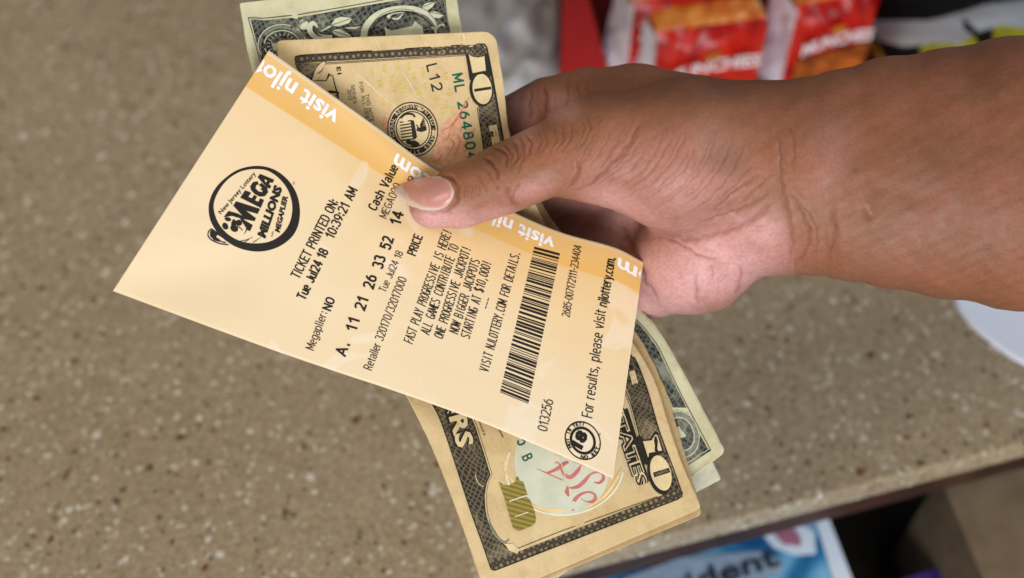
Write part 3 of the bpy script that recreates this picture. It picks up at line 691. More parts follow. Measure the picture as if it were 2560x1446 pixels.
# ================================================================== the lottery ticket
tk_L = [(282, 728), (661, 868), (844, 931), (983, 977), (1185, 1049), (1302, 1097), (1461, 1165), (1532, 1197)]
tk_R = [(672, 126), (941, 318), (1063, 408), (1174, 476), (1323, 549), (1411, 584), (1544, 622), (1609, 656)]
tk_u = [0, .295, .435, .55, .715, .81, .945, 1.0]
ticket_sheet = Sheet(tk_u, tk_L, tk_R, [.377, .381, .383, .384, .3845, .3845, .384, .3835], [.382, .3875, .3905, .3925, .395, .3965, .3985, .3995], (156, 80),
    bumps=[((850, 250), (1010, 400), 0.9, 26), ((760, 330), (960, 560), 0.5, 40), ((282, 728), (560, 690), -1.2, 60), ((1000, 500), (900, 700), 0.35, 40)], ripple=0.12, seed=3)
ticket = ticket_sheet.build('lottery_ticket', ticket_material(), None, 160, 80, 0.00009, (1.0, 1.0), plain('white_ticket_back', lin(238, 232, 226), 0.5, 0.3, 0.02))
tag(ticket, 'peach coloured printed lottery ticket held on top of the banknotes by the thumb', 'lottery ticket')

T = Print(ticket_sheet)
T.type('TICKET PRINTED ON:', (748, 700), (848, 506), 26, INK, 0.13)
T.type('Tue Jul24 18', (763, 753), (823, 629), 26, INK, 0.16)
T.type('10:39:21 AM', (834, 600), (895, 476), 26, INK, 0.145, gap=.19)
T.type('Megaplier:', (784, 878), (820, 783), 23, INK_SOFT, 0.1)
T.type('NO', (827, 780), (839, 749), 24, INK, 0.17)
for w_, a, b in (('A.', (864, 894), (876, 860)), ('11', (891, 832), (901, 799)), ('21', (912, 780), (923, 748)), ('26', (934, 726), (944, 692)), ('33', (957, 675), (966, 644)), ('52', (976, 628), (986, 597)), ('14', (1001, 566), (1011, 533))):
    T.type(w_, a, b, 30, INK, 0.165, gap=.22)
T.type('Tue Jul24 18', (964, 733), (1009, 633), 20, INK_SOFT, 0.1)
T.type('Retailer 320170/32017000', (929, 928), (1018, 698), 23, INK_SOFT, 0.1)
T.type('PRICE', (1039, 642), (1058, 592), 24, INK, 0.15)
T.type('Cash Value', (940, 530), (998, 419), 25, INK, 0.15)
T.type('MEGA000', (966, 549), (1004, 464), 21, INK_SOFT, 0.1)
T.type('P', (1036, 458), (1041, 447), 20, INK_SOFT, 0.1)
for w_, a, b in (('FAST PLAY PROGRESSIVE IS HERE!', (1031, 863), (1131, 580)), ('ALL GAMES CONTRIBUTE TO', (1073, 840), (1148, 617)), ('ONE PROGRESSIVE JACKPOT!', (1107, 850), (1179, 622)),
                 ('NOW BIGGER JACKPOTS', (1145, 838), (1201, 653)), ('STARTING AT $10,000!', (1174, 850), (1230, 657)), ('VISIT NJLOTTERY.COM FOR DETAILS.', (1221, 933), (1302, 632))):
    T.type(w_, a, b, 25, INK, 0.095, 0.1, mono=True, gap=.16)
T.type('---', (1221, 775), (1229, 748), 18, INK, 0.13)
T.type('2685-007172111-234404', (1424, 795), (1455, 616), 21, INK_SOFT, 0.1, 0.08)
T.type('013256', (1368, 1081), (1384, 1002), 26, INK_SOFT, 0.1, 0.08)
T.type('For results, please visit', (1481, 1047), (1515, 778), 28, INK, 0.1, 0.12)
T.type('njlottery.com.', (1518, 770), (1540, 646), 27, INK, 0.125, 0.12, gap=.13)
T.build('printed_text', ticket)
# white lettering in the orange band, upside down to the rest
u0_, v0_ = ticket_sheet.inv(np.array([(848, 290.), (640, 150.), (1389, 597.), (988, 392.), (1546, 641.)]))
ln_ = u0_[2] - u0_[3]
def band_text(txt, ua, ub, Vb=0.962, HC=0.062):
    Wt = Print(ticket_sheet); v, f = text2d(txt, 0.024); x = v[:, 0] - v[:, 0].min(); x = x / x.max(); uu = ua + (ub - ua) * x; vv = Vb - v[:, 1] / CAPH * HC
    f = [q for q in f if any(0.002 < uu[i] < 0.998 for i in q)]
    Wt.add(ticket_sheet.px(np.clip(uu, .002, .998), vv), f, WHITE_INK, 1); Wt.build('band_lettering', ticket)
band_text('visit njlottery.com', u0_[2], u0_[3])
band_text('visit njlottery.com', u0_[0], u0_[0] - ln_)
band_text('visit njlottery.com', u0_[4] + ln_, u0_[4])

# barcode
Bc = Print(ticket_sheet)
c00, c01, c10, c11 = np.array((1250, 981.)), np.array((1336, 617.)), np.array((1321, 1010.)), np.array((1400, 634.))
r_ = np.random.default_rng(11); pos = 0.0; seq = []
while pos < 1.0:
    bar = r_.choice([1, 1, 2, 3]) * 0.0052; gap = r_.choice([1, 1, 2, 2, 3]) * 0.0048
    if pos + bar > 1: break
    seq.append((pos, pos + bar)); pos += bar + gap
seq = [(a / seq[-1][1], b / seq[-1][1]) for a, b in [(p, q) for p, q in seq]]
for a, b in seq:
    A = [c00 + (c01 - c00) * a, c10 + (c11 - c10) * a]; Bq = [c00 + (c01 - c00) * b, c10 + (c11 - c10) * b]
    Bc.strip(A, Bq, INK, 1, 4, 1)
Bc.build('barcode', ticket)

# round seal: 18
Se = Print(ticket_sheet)
sc_ = (1457, 1102); rot_ = math.radians(58)
Se.ellipse(sc_, 51, 43, INK, rot_, 1, 0.93); Se.ellipse(sc_, 37, 31, INK, rot_, 1, 0.80)
th0 = math.radians(-75)
Se.text('18', (1452, 1125), (1470, 1086), 26, INK, 0.07, 0.1); 
Se.ring_text('NOT 18 YET?', sc_, 43.5, 36.5, math.radians(90), math.radians(225), 8.5, INK, rot_, 0.05)
Se.ring_text('NO BET.', sc_, 43.5, 36.5, math.radians(45), math.radians(-55), 8.5, INK, rot_, 0.05, inward=True)
Se.text('TM', (1500, 1093), (1503, 1085), 5, INK)
Se.build('age_seal', ticket)

# round game logo. Coordinates read from an enlargement: (x, y) / 6.023 + (500, 400)
Lg = Print(ticket_sheet)
def Z(*pts): return [(500 + x / 6.023, 400 + y / 6.023) for x, y in pts]
outer = Z((860, 92), (1010, 110), (1150, 165), (1280, 260), (1390, 390), (1465, 540), (1500, 700), (1502, 860), (1470, 1010), (1400, 1140), (1290, 1245), (1150, 1325), (1000, 1370), (850, 1382), (690, 1360), (540, 1310), (420, 1240), (300, 1140), (210, 1020), (150, 890), (130, 750), (140, 640), (190, 500), (280, 370), (400, 260), (540, 165), (700, 110))
inner = Z((850, 140), (990, 155), (1110, 215), (1220, 310), (1310, 430), (1365, 560), (1390, 700), (1380, 840), (1340, 970), (1270, 1080), (1170, 1170), (1050, 1230), (930, 1255), (800, 1258), (660, 1240), (530, 1190), (420, 1120), (330, 1030), (260, 920), (218, 800), (205, 690), (225, 590), (275, 480), (350, 370), (450, 270), (580, 190), (715, 150))
def closed(p, n=140):
    p = np.array(p + [p[0]], float); t = np.arange(len(p)); tt = np.linspace(0, len(p) - 1, n + 1)
    pp = np.concatenate([p[-2:-1], p, p[1:2]]); return spline(np.arange(-1, len(p) + 1), pp, tt)
Lg.strip_raw(closed(outer), closed(inner), INK, 1)
Lg.stroke(Z((180, 1035), (130, 1080), (125, 1150), (180, 1210), (300, 1262), (430, 1280)), 3.0, INK)
Lg.poly(Z((190, 1040), (150, 1080), (150, 1150), (215, 1215), (300, 1240), (270, 1190), (245, 1160), (260, 1130), (300, 1150), (330, 1180), (260, 1090)), INK, 1)
Lg.stroke(Z((260, 1185), (320, 1230), (390, 1250)), 3.0, INK)
Lg.text('New Jersey Lottery', Z((318, 822))[0], Z((845, 215))[0], 10.5, INK, 0.016, up=(-0.72, -0.6))
def glyph(*pts): Lg.poly(Z(*pts), INK, 2, 12)
# MEGA
glyph((430, 770), (555, 805), (640, 845), (500, 690), (545, 625), (905, 740), (868, 815), (690, 765), (842, 880), (822, 925), (640, 890), (795, 985), (755, 1075), (715, 1060), (600, 880), (480, 845), (355, 865))
glyph((605, 570), (680, 460), (770, 495), (728, 560), (780, 580), (815, 530), (860, 555), (828, 612), (880, 632), (905, 580), (965, 605), (915, 725))
glyph((870, 325), (800, 335), (755, 400), (770, 460), (830, 520), (900, 555), (975, 550), (1025, 490), (1010, 420), (930, 350), (885, 375), (935, 425), (905, 445), (940, 462), (935, 490), (880, 475), (835, 430), (850, 380), (880, 372))
glyph((868, 262), (905, 213), (1118, 300), (1095, 350), (1055, 338), (1038, 372), (1072, 392), (1055, 434), (1016, 424), (940, 345))
Lg.poly(Z((968, 296), (1014, 312), (992, 342)), TICKET_TONE, 4, 12)
# clover and swoosh
for cx, cy, ra, rb, ro in ((420, 895, 50, 30, 15), (380, 1000, 55, 42, 60), (585, 950, 50, 46, 0), (515, 1035, 62, 48, 30)):
    Lg.ellipse(Z((cx, cy))[0], ra / 6.023, rb / 6.023, INK, math.radians(ro), 2, 0.0, n=28)
Lg.poly(Z((500, 890), (560, 930), (540, 1000), (470, 1000), (470, 950)), INK, 2, 12)
Lg.stroke(Z((555, 1000), (610, 1030), (638, 1065)), 2.2, INK)
Lg.stroke(Z((620, 880), (690, 970), (700, 1050), (665, 1118)), [3, 3.5, 3.0, 1.0], INK)
Lg.stroke(Z((590, 1230), (700, 1205), (800, 1162)), [2, 1.6, .8], INK); Lg.stroke(Z((660, 1245), (740, 1200)), [2, 1], INK); Lg.stroke(Z((798, 1245), (860, 1205), (915, 1168)), [2, 1.5, .8], INK)
Lg.text('MILLIONS', Z((975, 1185))[0], Z((1235, 425))[0], 19.5, INK, 0.06, 0.1, up=(-0.93, -0.37))
Lg.text('MEGAPLIER', Z((1195, 1100))[0], Z((1322, 555))[0], 12.5, INK, 0.045, 0.1, up=(-0.93, -0.34))
Lg.text('with', Z((1090, 1165))[0], Z((1112, 1085))[0], 5.5, INK, 0.0, up=(-0.95, -0.3))
Lg.text('TM', Z((1425, 385))[0], Z((1430, 340))[0], 5, INK, 0.0, up=(-0.9, -0.4))
Lg.build('round_logo', ticket)

# ================================================================== ten dollar notes
TEN_PAPER = paper_material('worn_ten_paper', lin(206, 178, 128), lin(222, 197, 150), lin(180, 146, 98))
TEN_DARK = engraved_material('dark_ten_engraving', lin(40, 35, 29), lin(150, 134, 102), 84, (0.5, 0.74), 0.0, 0.34)
TEN_BEAD = bead_material('beaded_border_engraving', lin(50, 42, 34), lin(196, 174, 130))
ten_u = [0, .10, .20, .42, .56, .66, .72, .80, .90, 1.0]
ten_L = [(690, 102), (706, 240), (745, 390), (860, 720), (955, 890), (1012, 985), (1055, 1068), (1098, 1165), (1160, 1330), (1218, 1502)]
ten_R = [(1238, 78), (1259, 212), (1277, 340), (1372, 575), (1500, 740), (1592, 872), (1638, 955), (1668, 1050), (1706, 1160), (1754, 1271)]
ten_dL = [.391, .393, .395, .397, .396, .394, .392, .390, .388, .386]
ten_dR = [.394, .396, .398, .404, .406, .404, .402, .399, .396, .393]
folds = [((930, 95), (1085, 330), 0.7, 14), ((890, 170), (1010, 290), 0.5, 14), ((975, 90), (1000, 140), 0.5, 13), ((1090, 80), (1110, 140), 0.4, 13), ((1170, 80), (1180, 130), 0.4, 12),
         ((760, 130), (800, 170), -.4, 16), ((1395, 1130), (1430, 1240), 0.4, 13), ((1430, 1240), (1455, 1330), 0.35, 13), ((1020, 1010), (1120, 1090), 0.8, 26), ((1600, 950), (1660, 1150), 0.6, 18)]
ten_sheet = Sheet(ten_u, ten_L, ten_R, ten_dL, ten_dR, (156, 66.3), folds, (1.5, 3.6, 0.8, 1.4), 0.2, 21, 0.07)
ten = ten_sheet.build('ten_dollar_note', TEN_PAPER, None, 300, 130)
tag(ten, 'upper ten dollar banknote, directly under the lottery ticket, its torch and seal showing', 'banknote', 'ten dollar banknotes')
off = lambda pts, dx: [(x + dx[i][0], y + dx[i][1]) for i, (x, y) in enumerate(pts)]
d2 = [(3, 2)] * 4 + [(2, 2), (3, 3), (3, 3), (2, 4), (1, 5), (-2, 8)]
dr2 = [(-8, 6), (-6, 0), (-2, 0), (12, -6), (15, -9), (17, -12), (16, -10), (17, -6), (14, -2), (2, 16)]
ten2 = Sheet(ten_u, off(ten_L, d2), off(ten_R, dr2), [d + .0034 for d in ten_dL], [d + .0036 for d in ten_dR], (156, 66.3), (), (1, 2, 1, 1), 0.12, 33, 0.22)
o_ = ten2.build('ten_dollar_note', paper_material('worn_tan_note_paper', lin(190, 156, 104), lin(206, 174, 122), lin(160, 122, 78)), None, 120, 50)
tag(o_, 'lower ten dollar banknote of which only a tan edge shows behind the upper one', 'banknote', 'ten dollar banknotes')

N = Parts(ten_sheet); N.use('border_engraving')
E1 = lambda *p: [(560 + x * .29042, y * .29042) for x, y in p]          # enlargement of the upper end
E2 = lambda *p: [(1000 + x * .3361, 960 + y * .3361) for x, y in p]     # lower left
E3 = lambda *p: [(1540 + x * .3597, 760 + y * .3597) for x, y in p]     # lower right
E4 = lambda *p: [(1220 + x * .19368, 1040 + y * .19368) for x, y in p]  # lower middle
# upper end: beaded border, corner, side bands
N.strip(E1((612, 500), (640, 482), (2215, 382), (2255, 400)), E1((612, 560), (640, 545), (2090, 462), (2100, 470)), TEN_BEAD, 1, 60, 3)
N.stroke(E1((612, 520), (618, 490), (650, 480), (2210, 380), (2245, 384), (2262, 415), (2300, 640)), [4, 4, 3, 3, 3.5, 4, 4], NOTE_INK, 3, 90, False)
N.stroke(E1((850, 545), (1400, 512), (2090, 466)), 1.5, NOTE_INK, 3)
N.stroke(E1((850, 556), (1400, 523), (2090, 478)), 1.0, NOTE_INK, 3)
N.strip(E1((2268, 440), (2330, 760), (2440, 1450)), E1((2250, 450), (2190, 920), (2245, 1450)), TEN_DARK, 1, 40, 4)
N.stroke(E1((2262, 420), (2320, 720), (2400, 1200), (2440, 1450)), 5, NOTE_INK, 2)
N.stroke(E1((2180, 930), (2210, 1120), (2250, 1380)), 2.0, NOTE_INK, 2)
N.use('corner_numeral')
N.poly(E1((2078, 470), (2105, 468), (2140, 640), (2255, 615), (2240, 470), (2275, 470), (2300, 620), (2300, 660), (2130, 690), (2118, 690)), NOTE_INK, 3)
N.poly(E1((2108, 468), (2238, 460), (2262, 612), (2145, 632)), TEN_TONE, 2)
N.ellipse(E1((2098 + 85, 448))[0], 24, 14, TEN_DARK, 0.0, 3, 0.0)
N.ellipse(E1((2215, 772))[0], 29.5, 43, NOTE_INK, -0.12, 4, 0.0); N.ellipse(E1((2223, 768))[0], 24, 38, TEN_TONE, -0.12, 5, 0.0)
N.stroke(E1((2155, 780), (2300, 758)), 7, NOTE_INK, 6, 8, False)
N.stroke(E1((2092, 470), (2108, 580), (2124, 690)), 6, NOTE_INK, 6.2, 10, False); N.stroke(E1((2140, 645), (2215, 628), (2292, 616)), 6, NOTE_INK, 6.3, 10, False)
N.use('border_engraving'); N.text('FE', E1((2285, 1085))[0], E1((2325, 1290))[0], 17, TEN_TONE, 0.07, layer=4)
# left (lower in the note) dark corner work, scroll and big numeral
N.poly(E1((612, 545), (660, 540), (860, 545), (790, 600), (752, 690), (740, 700), (640, 640)), TEN_DARK, 1)
N.poly(E1((752, 690), (790, 590), (850, 530), (875, 535), (845, 600), (810, 625), (830, 650), (800, 690)), TEN_TONE, 3)
N.stroke(E1((755, 690), (790, 590), (850, 532), (878, 540)), 1.6, NOTE_INK, 4); N.stroke(E1((800, 640), (840, 610), (850, 560)), 1.4, NOTE_INK, 4)
N.stroke(E1((790, 692), (880, 695), (905, 640), (935, 655), (985, 850)), [2, 2, 6, 2, 4], NOTE_INK, 4, 50, False)
N.stroke(E1((900, 790), (985, 800), (960, 830)), [8, 3, 2], NOTE_INK, 4)
N.use('small_lettering'); N.text('E1', E1((968, 580))[0], E1((978, 645))[0], 10, NOTE_INK, 0.03)
N.type('SERIES', E1((1092, 735))[0], E1((1115, 895))[0], 9, NOTE_INK, 0.13); N.type('2013', E1((1060, 772))[0], E1((1072, 862))[0], 9, NOTE_INK, 0.13)
N.type('FOR ALL DEBTS', E1((1160, 712))[0], E1((1232, 1090))[0], 9, NOTE_INK, 0.12); N.type('THIS NOTE IS', E1((1215, 815))[0], E1((1275, 1110))[0], 9, NOTE_INK, 0.12)
N.use('serial_number'); N.type('L12', E1((1738, 565))[0], E1((1795, 795))[0], 28, NOTE_INK, 0.14, gap=.3)
N.type('ML 264804', E1((1962, 642))[0], E1((2096, 1386))[0], 27, GREEN_INK, 0.17, gap=.3)
N.use('yellow_numerals')
for x, y in ((1265, 622), (1370, 592), (1487, 563), (1582, 575), (1697, 615), (1505, 682), (1625, 662), (1437, 695), (1460, 768), (1552, 735), (1338, 722), (1722, 752), (1903, 657), (1928, 798), (1665, 792), (1812, 838), (1868, 965), (1905, 905), (1510, 770), (1362, 880), (1955, 955)):
    a, b = E1((x - 14, y - 34), (x - 2, y + 34)); N.type('10', a, b, 9.5, YELLOW_INK, 0.22, gap=.3)
# federal seal
N.use('round_seal'); cs = E1((1625, 1115))[0]; ra, rb = 63, 69
N.ellipse(cs, ra, rb, NOTE_INK, -0.35, 2, 0.0); N.ellipse(cs, ra - 3, rb - 3, TEN_TONE, -0.35, 3, 0.955); N.ellipse(cs, 45, 49, TEN_TONE, -0.35, 3, 0.0); N.ellipse(cs, 42, 46, NOTE_INK, -0.35, 4, 0.94)
N.ring_text('UNITED STATES', cs, 53, 58.5, math.radians(-62), math.radians(62), 10.5, TEN_TONE, -0.1, 0.0, 4)
N.ring_text('FEDERAL RESERVE', cs, 53, 58.5, math.radians(-205), math.radians(-75), 10.5, TEN_TONE, -0.1, 0.0, 4)
N.ring_text('SYSTEM', cs, 53, 58.5, math.radians(75), math.radians(140), 10.5, TEN_TONE, -0.1, 0.0, 4)
for k in range(7):
    a, b = E1((1512 + k * 3, 1055 + k * 26), (1610 + k * 4, 1040 + k * 26)); N.stroke([a, b], 3.2, NOTE_INK, 5, 4, False)
N.poly(E1((1605, 1035), (1635, 1040), (1662, 1180), (1640, 1205), (1622, 1180)), NOTE_INK, 5)
N.stroke(E1((1520, 1020), (1560, 985), (1620, 985), (1645, 1010)), 5, NOTE_INK, 5); N.stroke(E1((1660, 1110), (1700, 1120), (1740, 1105)), 10, NOTE_INK, 5)
for k in range(5): N.stroke(E1((1690, 1080 + 8 * k), (1720 + 6 * k, 1020 + 20 * k)), 3, NOTE_INK, 5, 4, False)
N.ellipse(E1((1640, 1240))[0], 13, 8, NOTE_INK, .3, 5, 0.0); N.ellipse(E1((1590, 1225))[0], 7, 6, NOTE_INK, .3, 5, 0.0)
N.use('torch_print')
N.poly(E1((2112, 835), (2060, 900), (1990, 985), (1880, 1070), (1850, 1160), (1780, 1330), (1720, 1400), (1800, 1500), (2050, 1480), (2110, 1300), (2060, 1180), (2040, 1050), (2090, 950)), PINK_INK, 1)
N.poly(E1((1340, 1060), (1400, 980), (1440, 1000), (1410, 1080), (1400, 1130)), PINK_INK, 1)
for pts in (((1870, 1130), (1960, 1080), (2040, 960), (2112, 840)), ((1850, 1240), (1930, 1180), (1960, 1090), (2050, 980)), ((1930, 1330), (1980, 1240), (1930, 1180)), ((2060, 1270), (2100, 1200), (2160, 1110)), ((1880, 1330), (1850, 1370), (1800, 1400)), ((1990, 1340), (2030, 1220), (2010, 1160))):
    N.stroke(E1(*pts), [2.5, 5, 4, 2][:len(pts)], PINK_DEEP, 2)
N.use('pale_folds')
for a, b in (((1470, 510), (1680, 870)), ((1060, 560), (1450, 915)), ((1270, 290), (1345, 430)), ((2050, 270), (2070, 370))):
    m_ = ((a[0] + b[0]) / 2 + 6, (a[1] + b[1]) / 2); N.stroke(E1(a, m_, b), [0.6, 3.4, 0.6], FOLD_TONE, 2, 24)
N.use('border_engraving#2')
inner_l = E2((520, 235), (560, 330), (620, 520), (668, 675), (640, 740), (625, 830), (632, 950), (660, 1050), (720, 1150), (800, 1225), (850, 1256))
N.strip(E2((228, 128), (300, 270), (400, 560), (520, 930), (620, 1210), (672, 1375)), inner_l, TEN_DARK, 1, 60, 6)
N.stroke(E2((228, 128), (300, 270), (400, 560), (520, 930), (620, 1210), (668, 1350)), 2.5, NOTE_INK, 3)
N.stroke(inner_l, 2.6, NOTE_INK, 3, 90, False); N.stroke([(x + 3.6, y - .6) for x, y in inner_l], 1.6, TEN_TONE, 3, 90, False); N.stroke([(x + 5.5, y - 1) for x, y in inner_l], 1.0, NOTE_INK, 3, 90, False)
N.text('DOLLARS', (1050, 796), (1143, 1124), 44, NOTE_INK, 0.07, layer=3, up=(1, -.28)); N.text('DOLLARS', (1054, 797), (1146, 1122), 40, TEN_TONE, 0.035, layer=4, up=(1, -.28))
N.stroke(E2((640, 980), (700, 1110), (770, 1180), (815, 1155)), [2, 6, 5, 2], ONE_GREY, 4); N.poly(E2((780, 1190), (840, 1190), (890, 1235), (870, 1262), (810, 1240)), TEN_TONE, 4)
N.stroke(E2((560, 680), (580, 735), (620, 765)), [1.5, 2, 1.5], TEN_TONE, 3)
N.use('small_lettering#2'); N.text('Secretary of the Treasury.', E2((455, -50))[0], E2((628, 395))[0], 6.5, NOTE_INK, 0.0)
N.stroke(E2((600, 210), (715, 310), (768, 400)), [1.5, 2.5, 2], NOTE_INK, 3)
N.use('border_engraving#2')
N.strip(E2((672, 1372), (705, 1386), (745, 1372)) + E3((440, 1350), (462, 1330)), E2((690, 1290), (740, 1300), (880, 1250)) + E3((290, 1345), (420, 1290)), TEN_BEAD, 2, 70, 3)
N.stroke(E2((668, 1350), (680, 1380), (705, 1388), (760, 1368)) + E3((430, 1358), (458, 1340), (462, 1310)), 2.4, NOTE_INK, 4, 60, False)
N.stroke(E2((850, 1236), (1190, 1100)) + E3((290, 1340)), 1.4, NOTE_INK, 3, 20, False)
# right band (the note's upper margin) and numeral
N.strip(E3((100, 340), (150, 420), (215, 600), (300, 880), (370, 1090), (462, 1340)), E3((60, 560), (95, 640), (130, 780), (175, 930), (250, 1100), (330, 1345)), TEN_DARK, 1, 60, 6)
N.stroke(E3((125, 370), (160, 440), (225, 620), (300, 880), (400, 1150), (460, 1320)), 3, NOTE_INK, 3); N.stroke(E3((62, 590), (105, 700), (165, 920)), 2.6, NOTE_INK, 3)
N.stroke(E3((50, 600), (92, 700), (152, 930)), 1.2, NOTE_INK, 3)
N.text('FIVE'[1:2] + 'E', E3((95, 470))[0], E3((118, 560))[0], 12, TEN_TONE, 0.07, layer=4)
N.use('corner_numeral#2'); N.poly(E3((160, 905), (180, 945), (200, 945), (240, 940), (268, 885), (290, 890), (335, 1030), (315, 1045), (245, 1055), (225, 1110), (208, 1125), (150, 935)), NOTE_INK, 3)
N.poly(E3((182, 952), (245, 946), (272, 905), (292, 912), (325, 1022), (262, 1034), (232, 1040), (222, 1080)), TEN_TONE, 4)
N.stroke(E3((158, 925), (185, 1020), (212, 1112)), 12, NOTE_INK, 3.5, 12, False); N.stroke(E3((182, 952), (245, 946), (272, 905), (292, 912), (325, 1022), (262, 1034), (232, 1040), (222, 1080), (182, 952)), 3.0, NOTE_INK, 5, 80, False)
N.ellipse(E3((300, 1188))[0], 28, 51, NOTE_INK, -0.27, 5, 0.0); N.ellipse(E3((312, 1176))[0], 25, 45, TEN_TONE, -0.27, 6, 0.0)
N.stroke(E3((262, 1190), (372, 1155)), 12, NOTE_INK, 7, 8, False); N.stroke(E3((275, 1186), (362, 1158)), 7, TEN_DARK, 8, 8, False)
N.use('heading_lettering')
N.stroke(E3((40, 740), (110, 960), (190, 1245)), [32, 31, 30], NOTE_INK, 3, 20, False)
N.text('STATES', E3((-40, 720))[0], E3((150, 1275))[0], 27, NOTE_INK, 0.13, layer=4); N.text('STATES', E3((-38, 722))[0], E3((150, 1272))[0], 26, TEN_TONE, 0.06, layer=5); N.text('STATES', E3((-36, 726))[0], E3((151, 1269))[0], 25, NOTE_INK, 0.005, layer=6)
N.use('oval_print')
ov = E4((950, 700))[0]
N.ellipse((1405, 1160), 118, 132, TEN_BLUEPALE, -0.3, 1, 0.0)
N.ellipse((1412, 1168), 150, 122, TEN_PALE, -0.12, 2, 0.965, 0.25, 3.6)
for pts in (((240, 560), (215, 640), (250, 760), (330, 850)), ((560, 1150), (700, 1205), (880, 1215), (1100, 1225), (1290, 1160)), ((1290, 1180), (1500, 1040), (1640, 850), (1730, 680))):
    N.stroke(E4(*pts), [4, 7, 6, 6, 3][:len(pts)], plain('pale_orange_wreath', lin(228, 196, 140), 0.65, 0.15), 2)
N.text('264B', (1258, 1000), (1285, 1078), 27, GREEN_INK, 0.02) if False else None
N.use('serial_number#2'); N.type('5', E4((362, 325))[0], E4((395, 400))[0], 31, GREEN_INK, 0.15); N.type('B', E4((430, 530))[0], E4((462, 600))[0], 27, GREEN_INK, 0.15)
N.type('0', E4((325, 205))[0], E4((350, 250))[0], 30, GREEN_INK, 0.15); N.use('script_lettering')
sw = lambda pts, w: N.stroke(E4(*pts), w, RED_INK, 3)
sw(((630, 685), (760, 740), (965, 832)), [1, 3, 2]); sw(((760, 745), (900, 680), (1000, 610), (1110, 575)), [5, 10, 9, 3]); sw(((860, 615), (890, 600), (930, 640), (970, 740), (1060, 795), (1150, 720), (1200, 645)), [2, 3, 3, 7, 9, 10, 3])
sw(((1100, 575), (1180, 615), (1258, 648)), [5, 4, 2]); sw(((730, 405), (830, 440), (985, 525)), [3, 7, 3])
sw(((1370, 858), (1440, 865), (1490, 810), (1470, 745), (1400, 730), (1320, 760), (1240, 850), (1160, 915), (1060, 930), (1010, 910)), [2, 7, 8, 5, 4, 5, 10, 9, 4, 2]); sw(((1030, 925), (1020, 980), (1040, 1040)), [5, 11, 3])
sw(((1195, 1060), (1260, 1105), (1340, 1110), (1385, 1070), (1370, 1010), (1290, 985), (1190, 1020), (1120, 1090), (1100, 1160), (1095, 1225)), [1, 2, 7, 9, 5, 4, 7, 10, 9, 5])
N.use('gold_numeral'); gp = E4((140, 850), (200, 895), (270, 900), (355, 860), (362, 800), (385, 780), (410, 840), (455, 850), (510, 1020), (470, 1040), (540, 1080), (600, 1230), (622, 1330), (610, 1380), (560, 1425), (470, 1460), (400, 1490), (350, 1470), (320, 1440), (230, 1120))
N.poly(gp, GOLD_INK, 3); N.stroke(E4((275, 1105), (400, 1060), (500, 1030)), [2.5, 3, 3], TEN_PALE, 4); N.stroke(E4((345, 1305), (430, 1275), (520, 1243)), 2, TEN_PALE, 4)
N.use('pale_folds#2')
for a, b in (((905, 480), (1030, 900)), ((1030, 900), (1110, 1010)), ((845, 1070), (870, 1190))):
    N.stroke(E4(a, ((a[0] + b[0]) / 2 + 4, (a[1] + b[1]) / 2), b), [.5, 2.2, .5], FOLD_TONE, 6, 16)
N.build_all(ten)

# ================================================================== one dollar notes
ONE_PAPER = paper_material('worn_dollar_paper', lin(196, 190, 152), lin(212, 207, 172), lin(172, 158, 112))
ONE_DARK = engraved_material('dark_dollar_engraving', lin(36, 38, 36), lin(138, 140, 122), 62, (0.5, 0.7), 0.4, 0.5)
# upper one
up_u = [0, .14, .4, .7, 1]
up_sheet = Sheet(up_u, [(598, 8), (631, 184), (745, 480), (860, 760), (960, 930)], [(1134, -52), (1164, 110), (1230, 330), (1330, 600), (1450, 760)], [.3935, .397, .401, .402, .401], [.400, .401, .405, .409, .410], (156, 66.3),
    [((598, 8), (640, 200), 1.4, 16), ((620, 20), (760, 10), -0.8, 22), ((700, 0), (760, 60), .5, 10)], (0.6, 1, 1, 1), 0.35, 44, 0.15)
one_a = up_sheet.build('one_dollar_note', ONE_PAPER, None, 120, 60)
tag(one_a, 'one dollar banknote sticking out above the tens, its leafy corner engraving showing', 'banknote', 'one dollar banknotes')
D = Parts(up_sheet); D.use('border_engraving'); K1 = lambda *p: [(580 + x * .140625, y * .140625) for x, y in p]; K2 = lambda *p: [(880 + x * .15625, y * .15625) for x, y in p]
topl = K1((330, 352), (560, 365), (1200, 310)) + K2((0, 130), (760, 0), (1480, -130))
D.poly(topl + K2((1560, 520), (1600, 700)) + [(1000, 140), (720, 200), (656, 190)] + K1((520, 1080)), ONE_DARK, 1)
lineo = K1((288, 318), (560, 330), (1200, 262)) + K2((0, 92), (620, -20), (1450, -170)); D.stroke(lineo, 1.8, NOTE_INK, 2, 60, False); D.stroke(K1((288, 318), (400, 720), (500, 1100), (560, 1350)), 1.6, NOTE_INK, 2)
D.stroke(K2((1470, 0), (1570, 520)), 2.0, ONE_GREY, 2, 8, False)
D.use('corner_numeral'); c1 = K1((890, 800))[0]
def arc(c, ra, rb, a0, a1, w, m, lay=3, rot=0.0):
    th = np.linspace(math.radians(a0), math.radians(a1), 26); p = [(c[0] + ra * math.cos(t), c[1] + rb * math.sin(t)) for t in th]; D.stroke(p, w, m, lay, 60, False)
D.ellipse(c1, 61, 52, ONE_TONE, 0, 2, 0.955); D.ellipse(c1, 56, 48, ONE_GREY, 0, 2, 0.86); D.ellipse(c1, 46, 37, ONE_TONE, 0, 3, 0.93); D.ellipse(c1, 42, 34, ONE_DARK, 0, 3, 0.0)
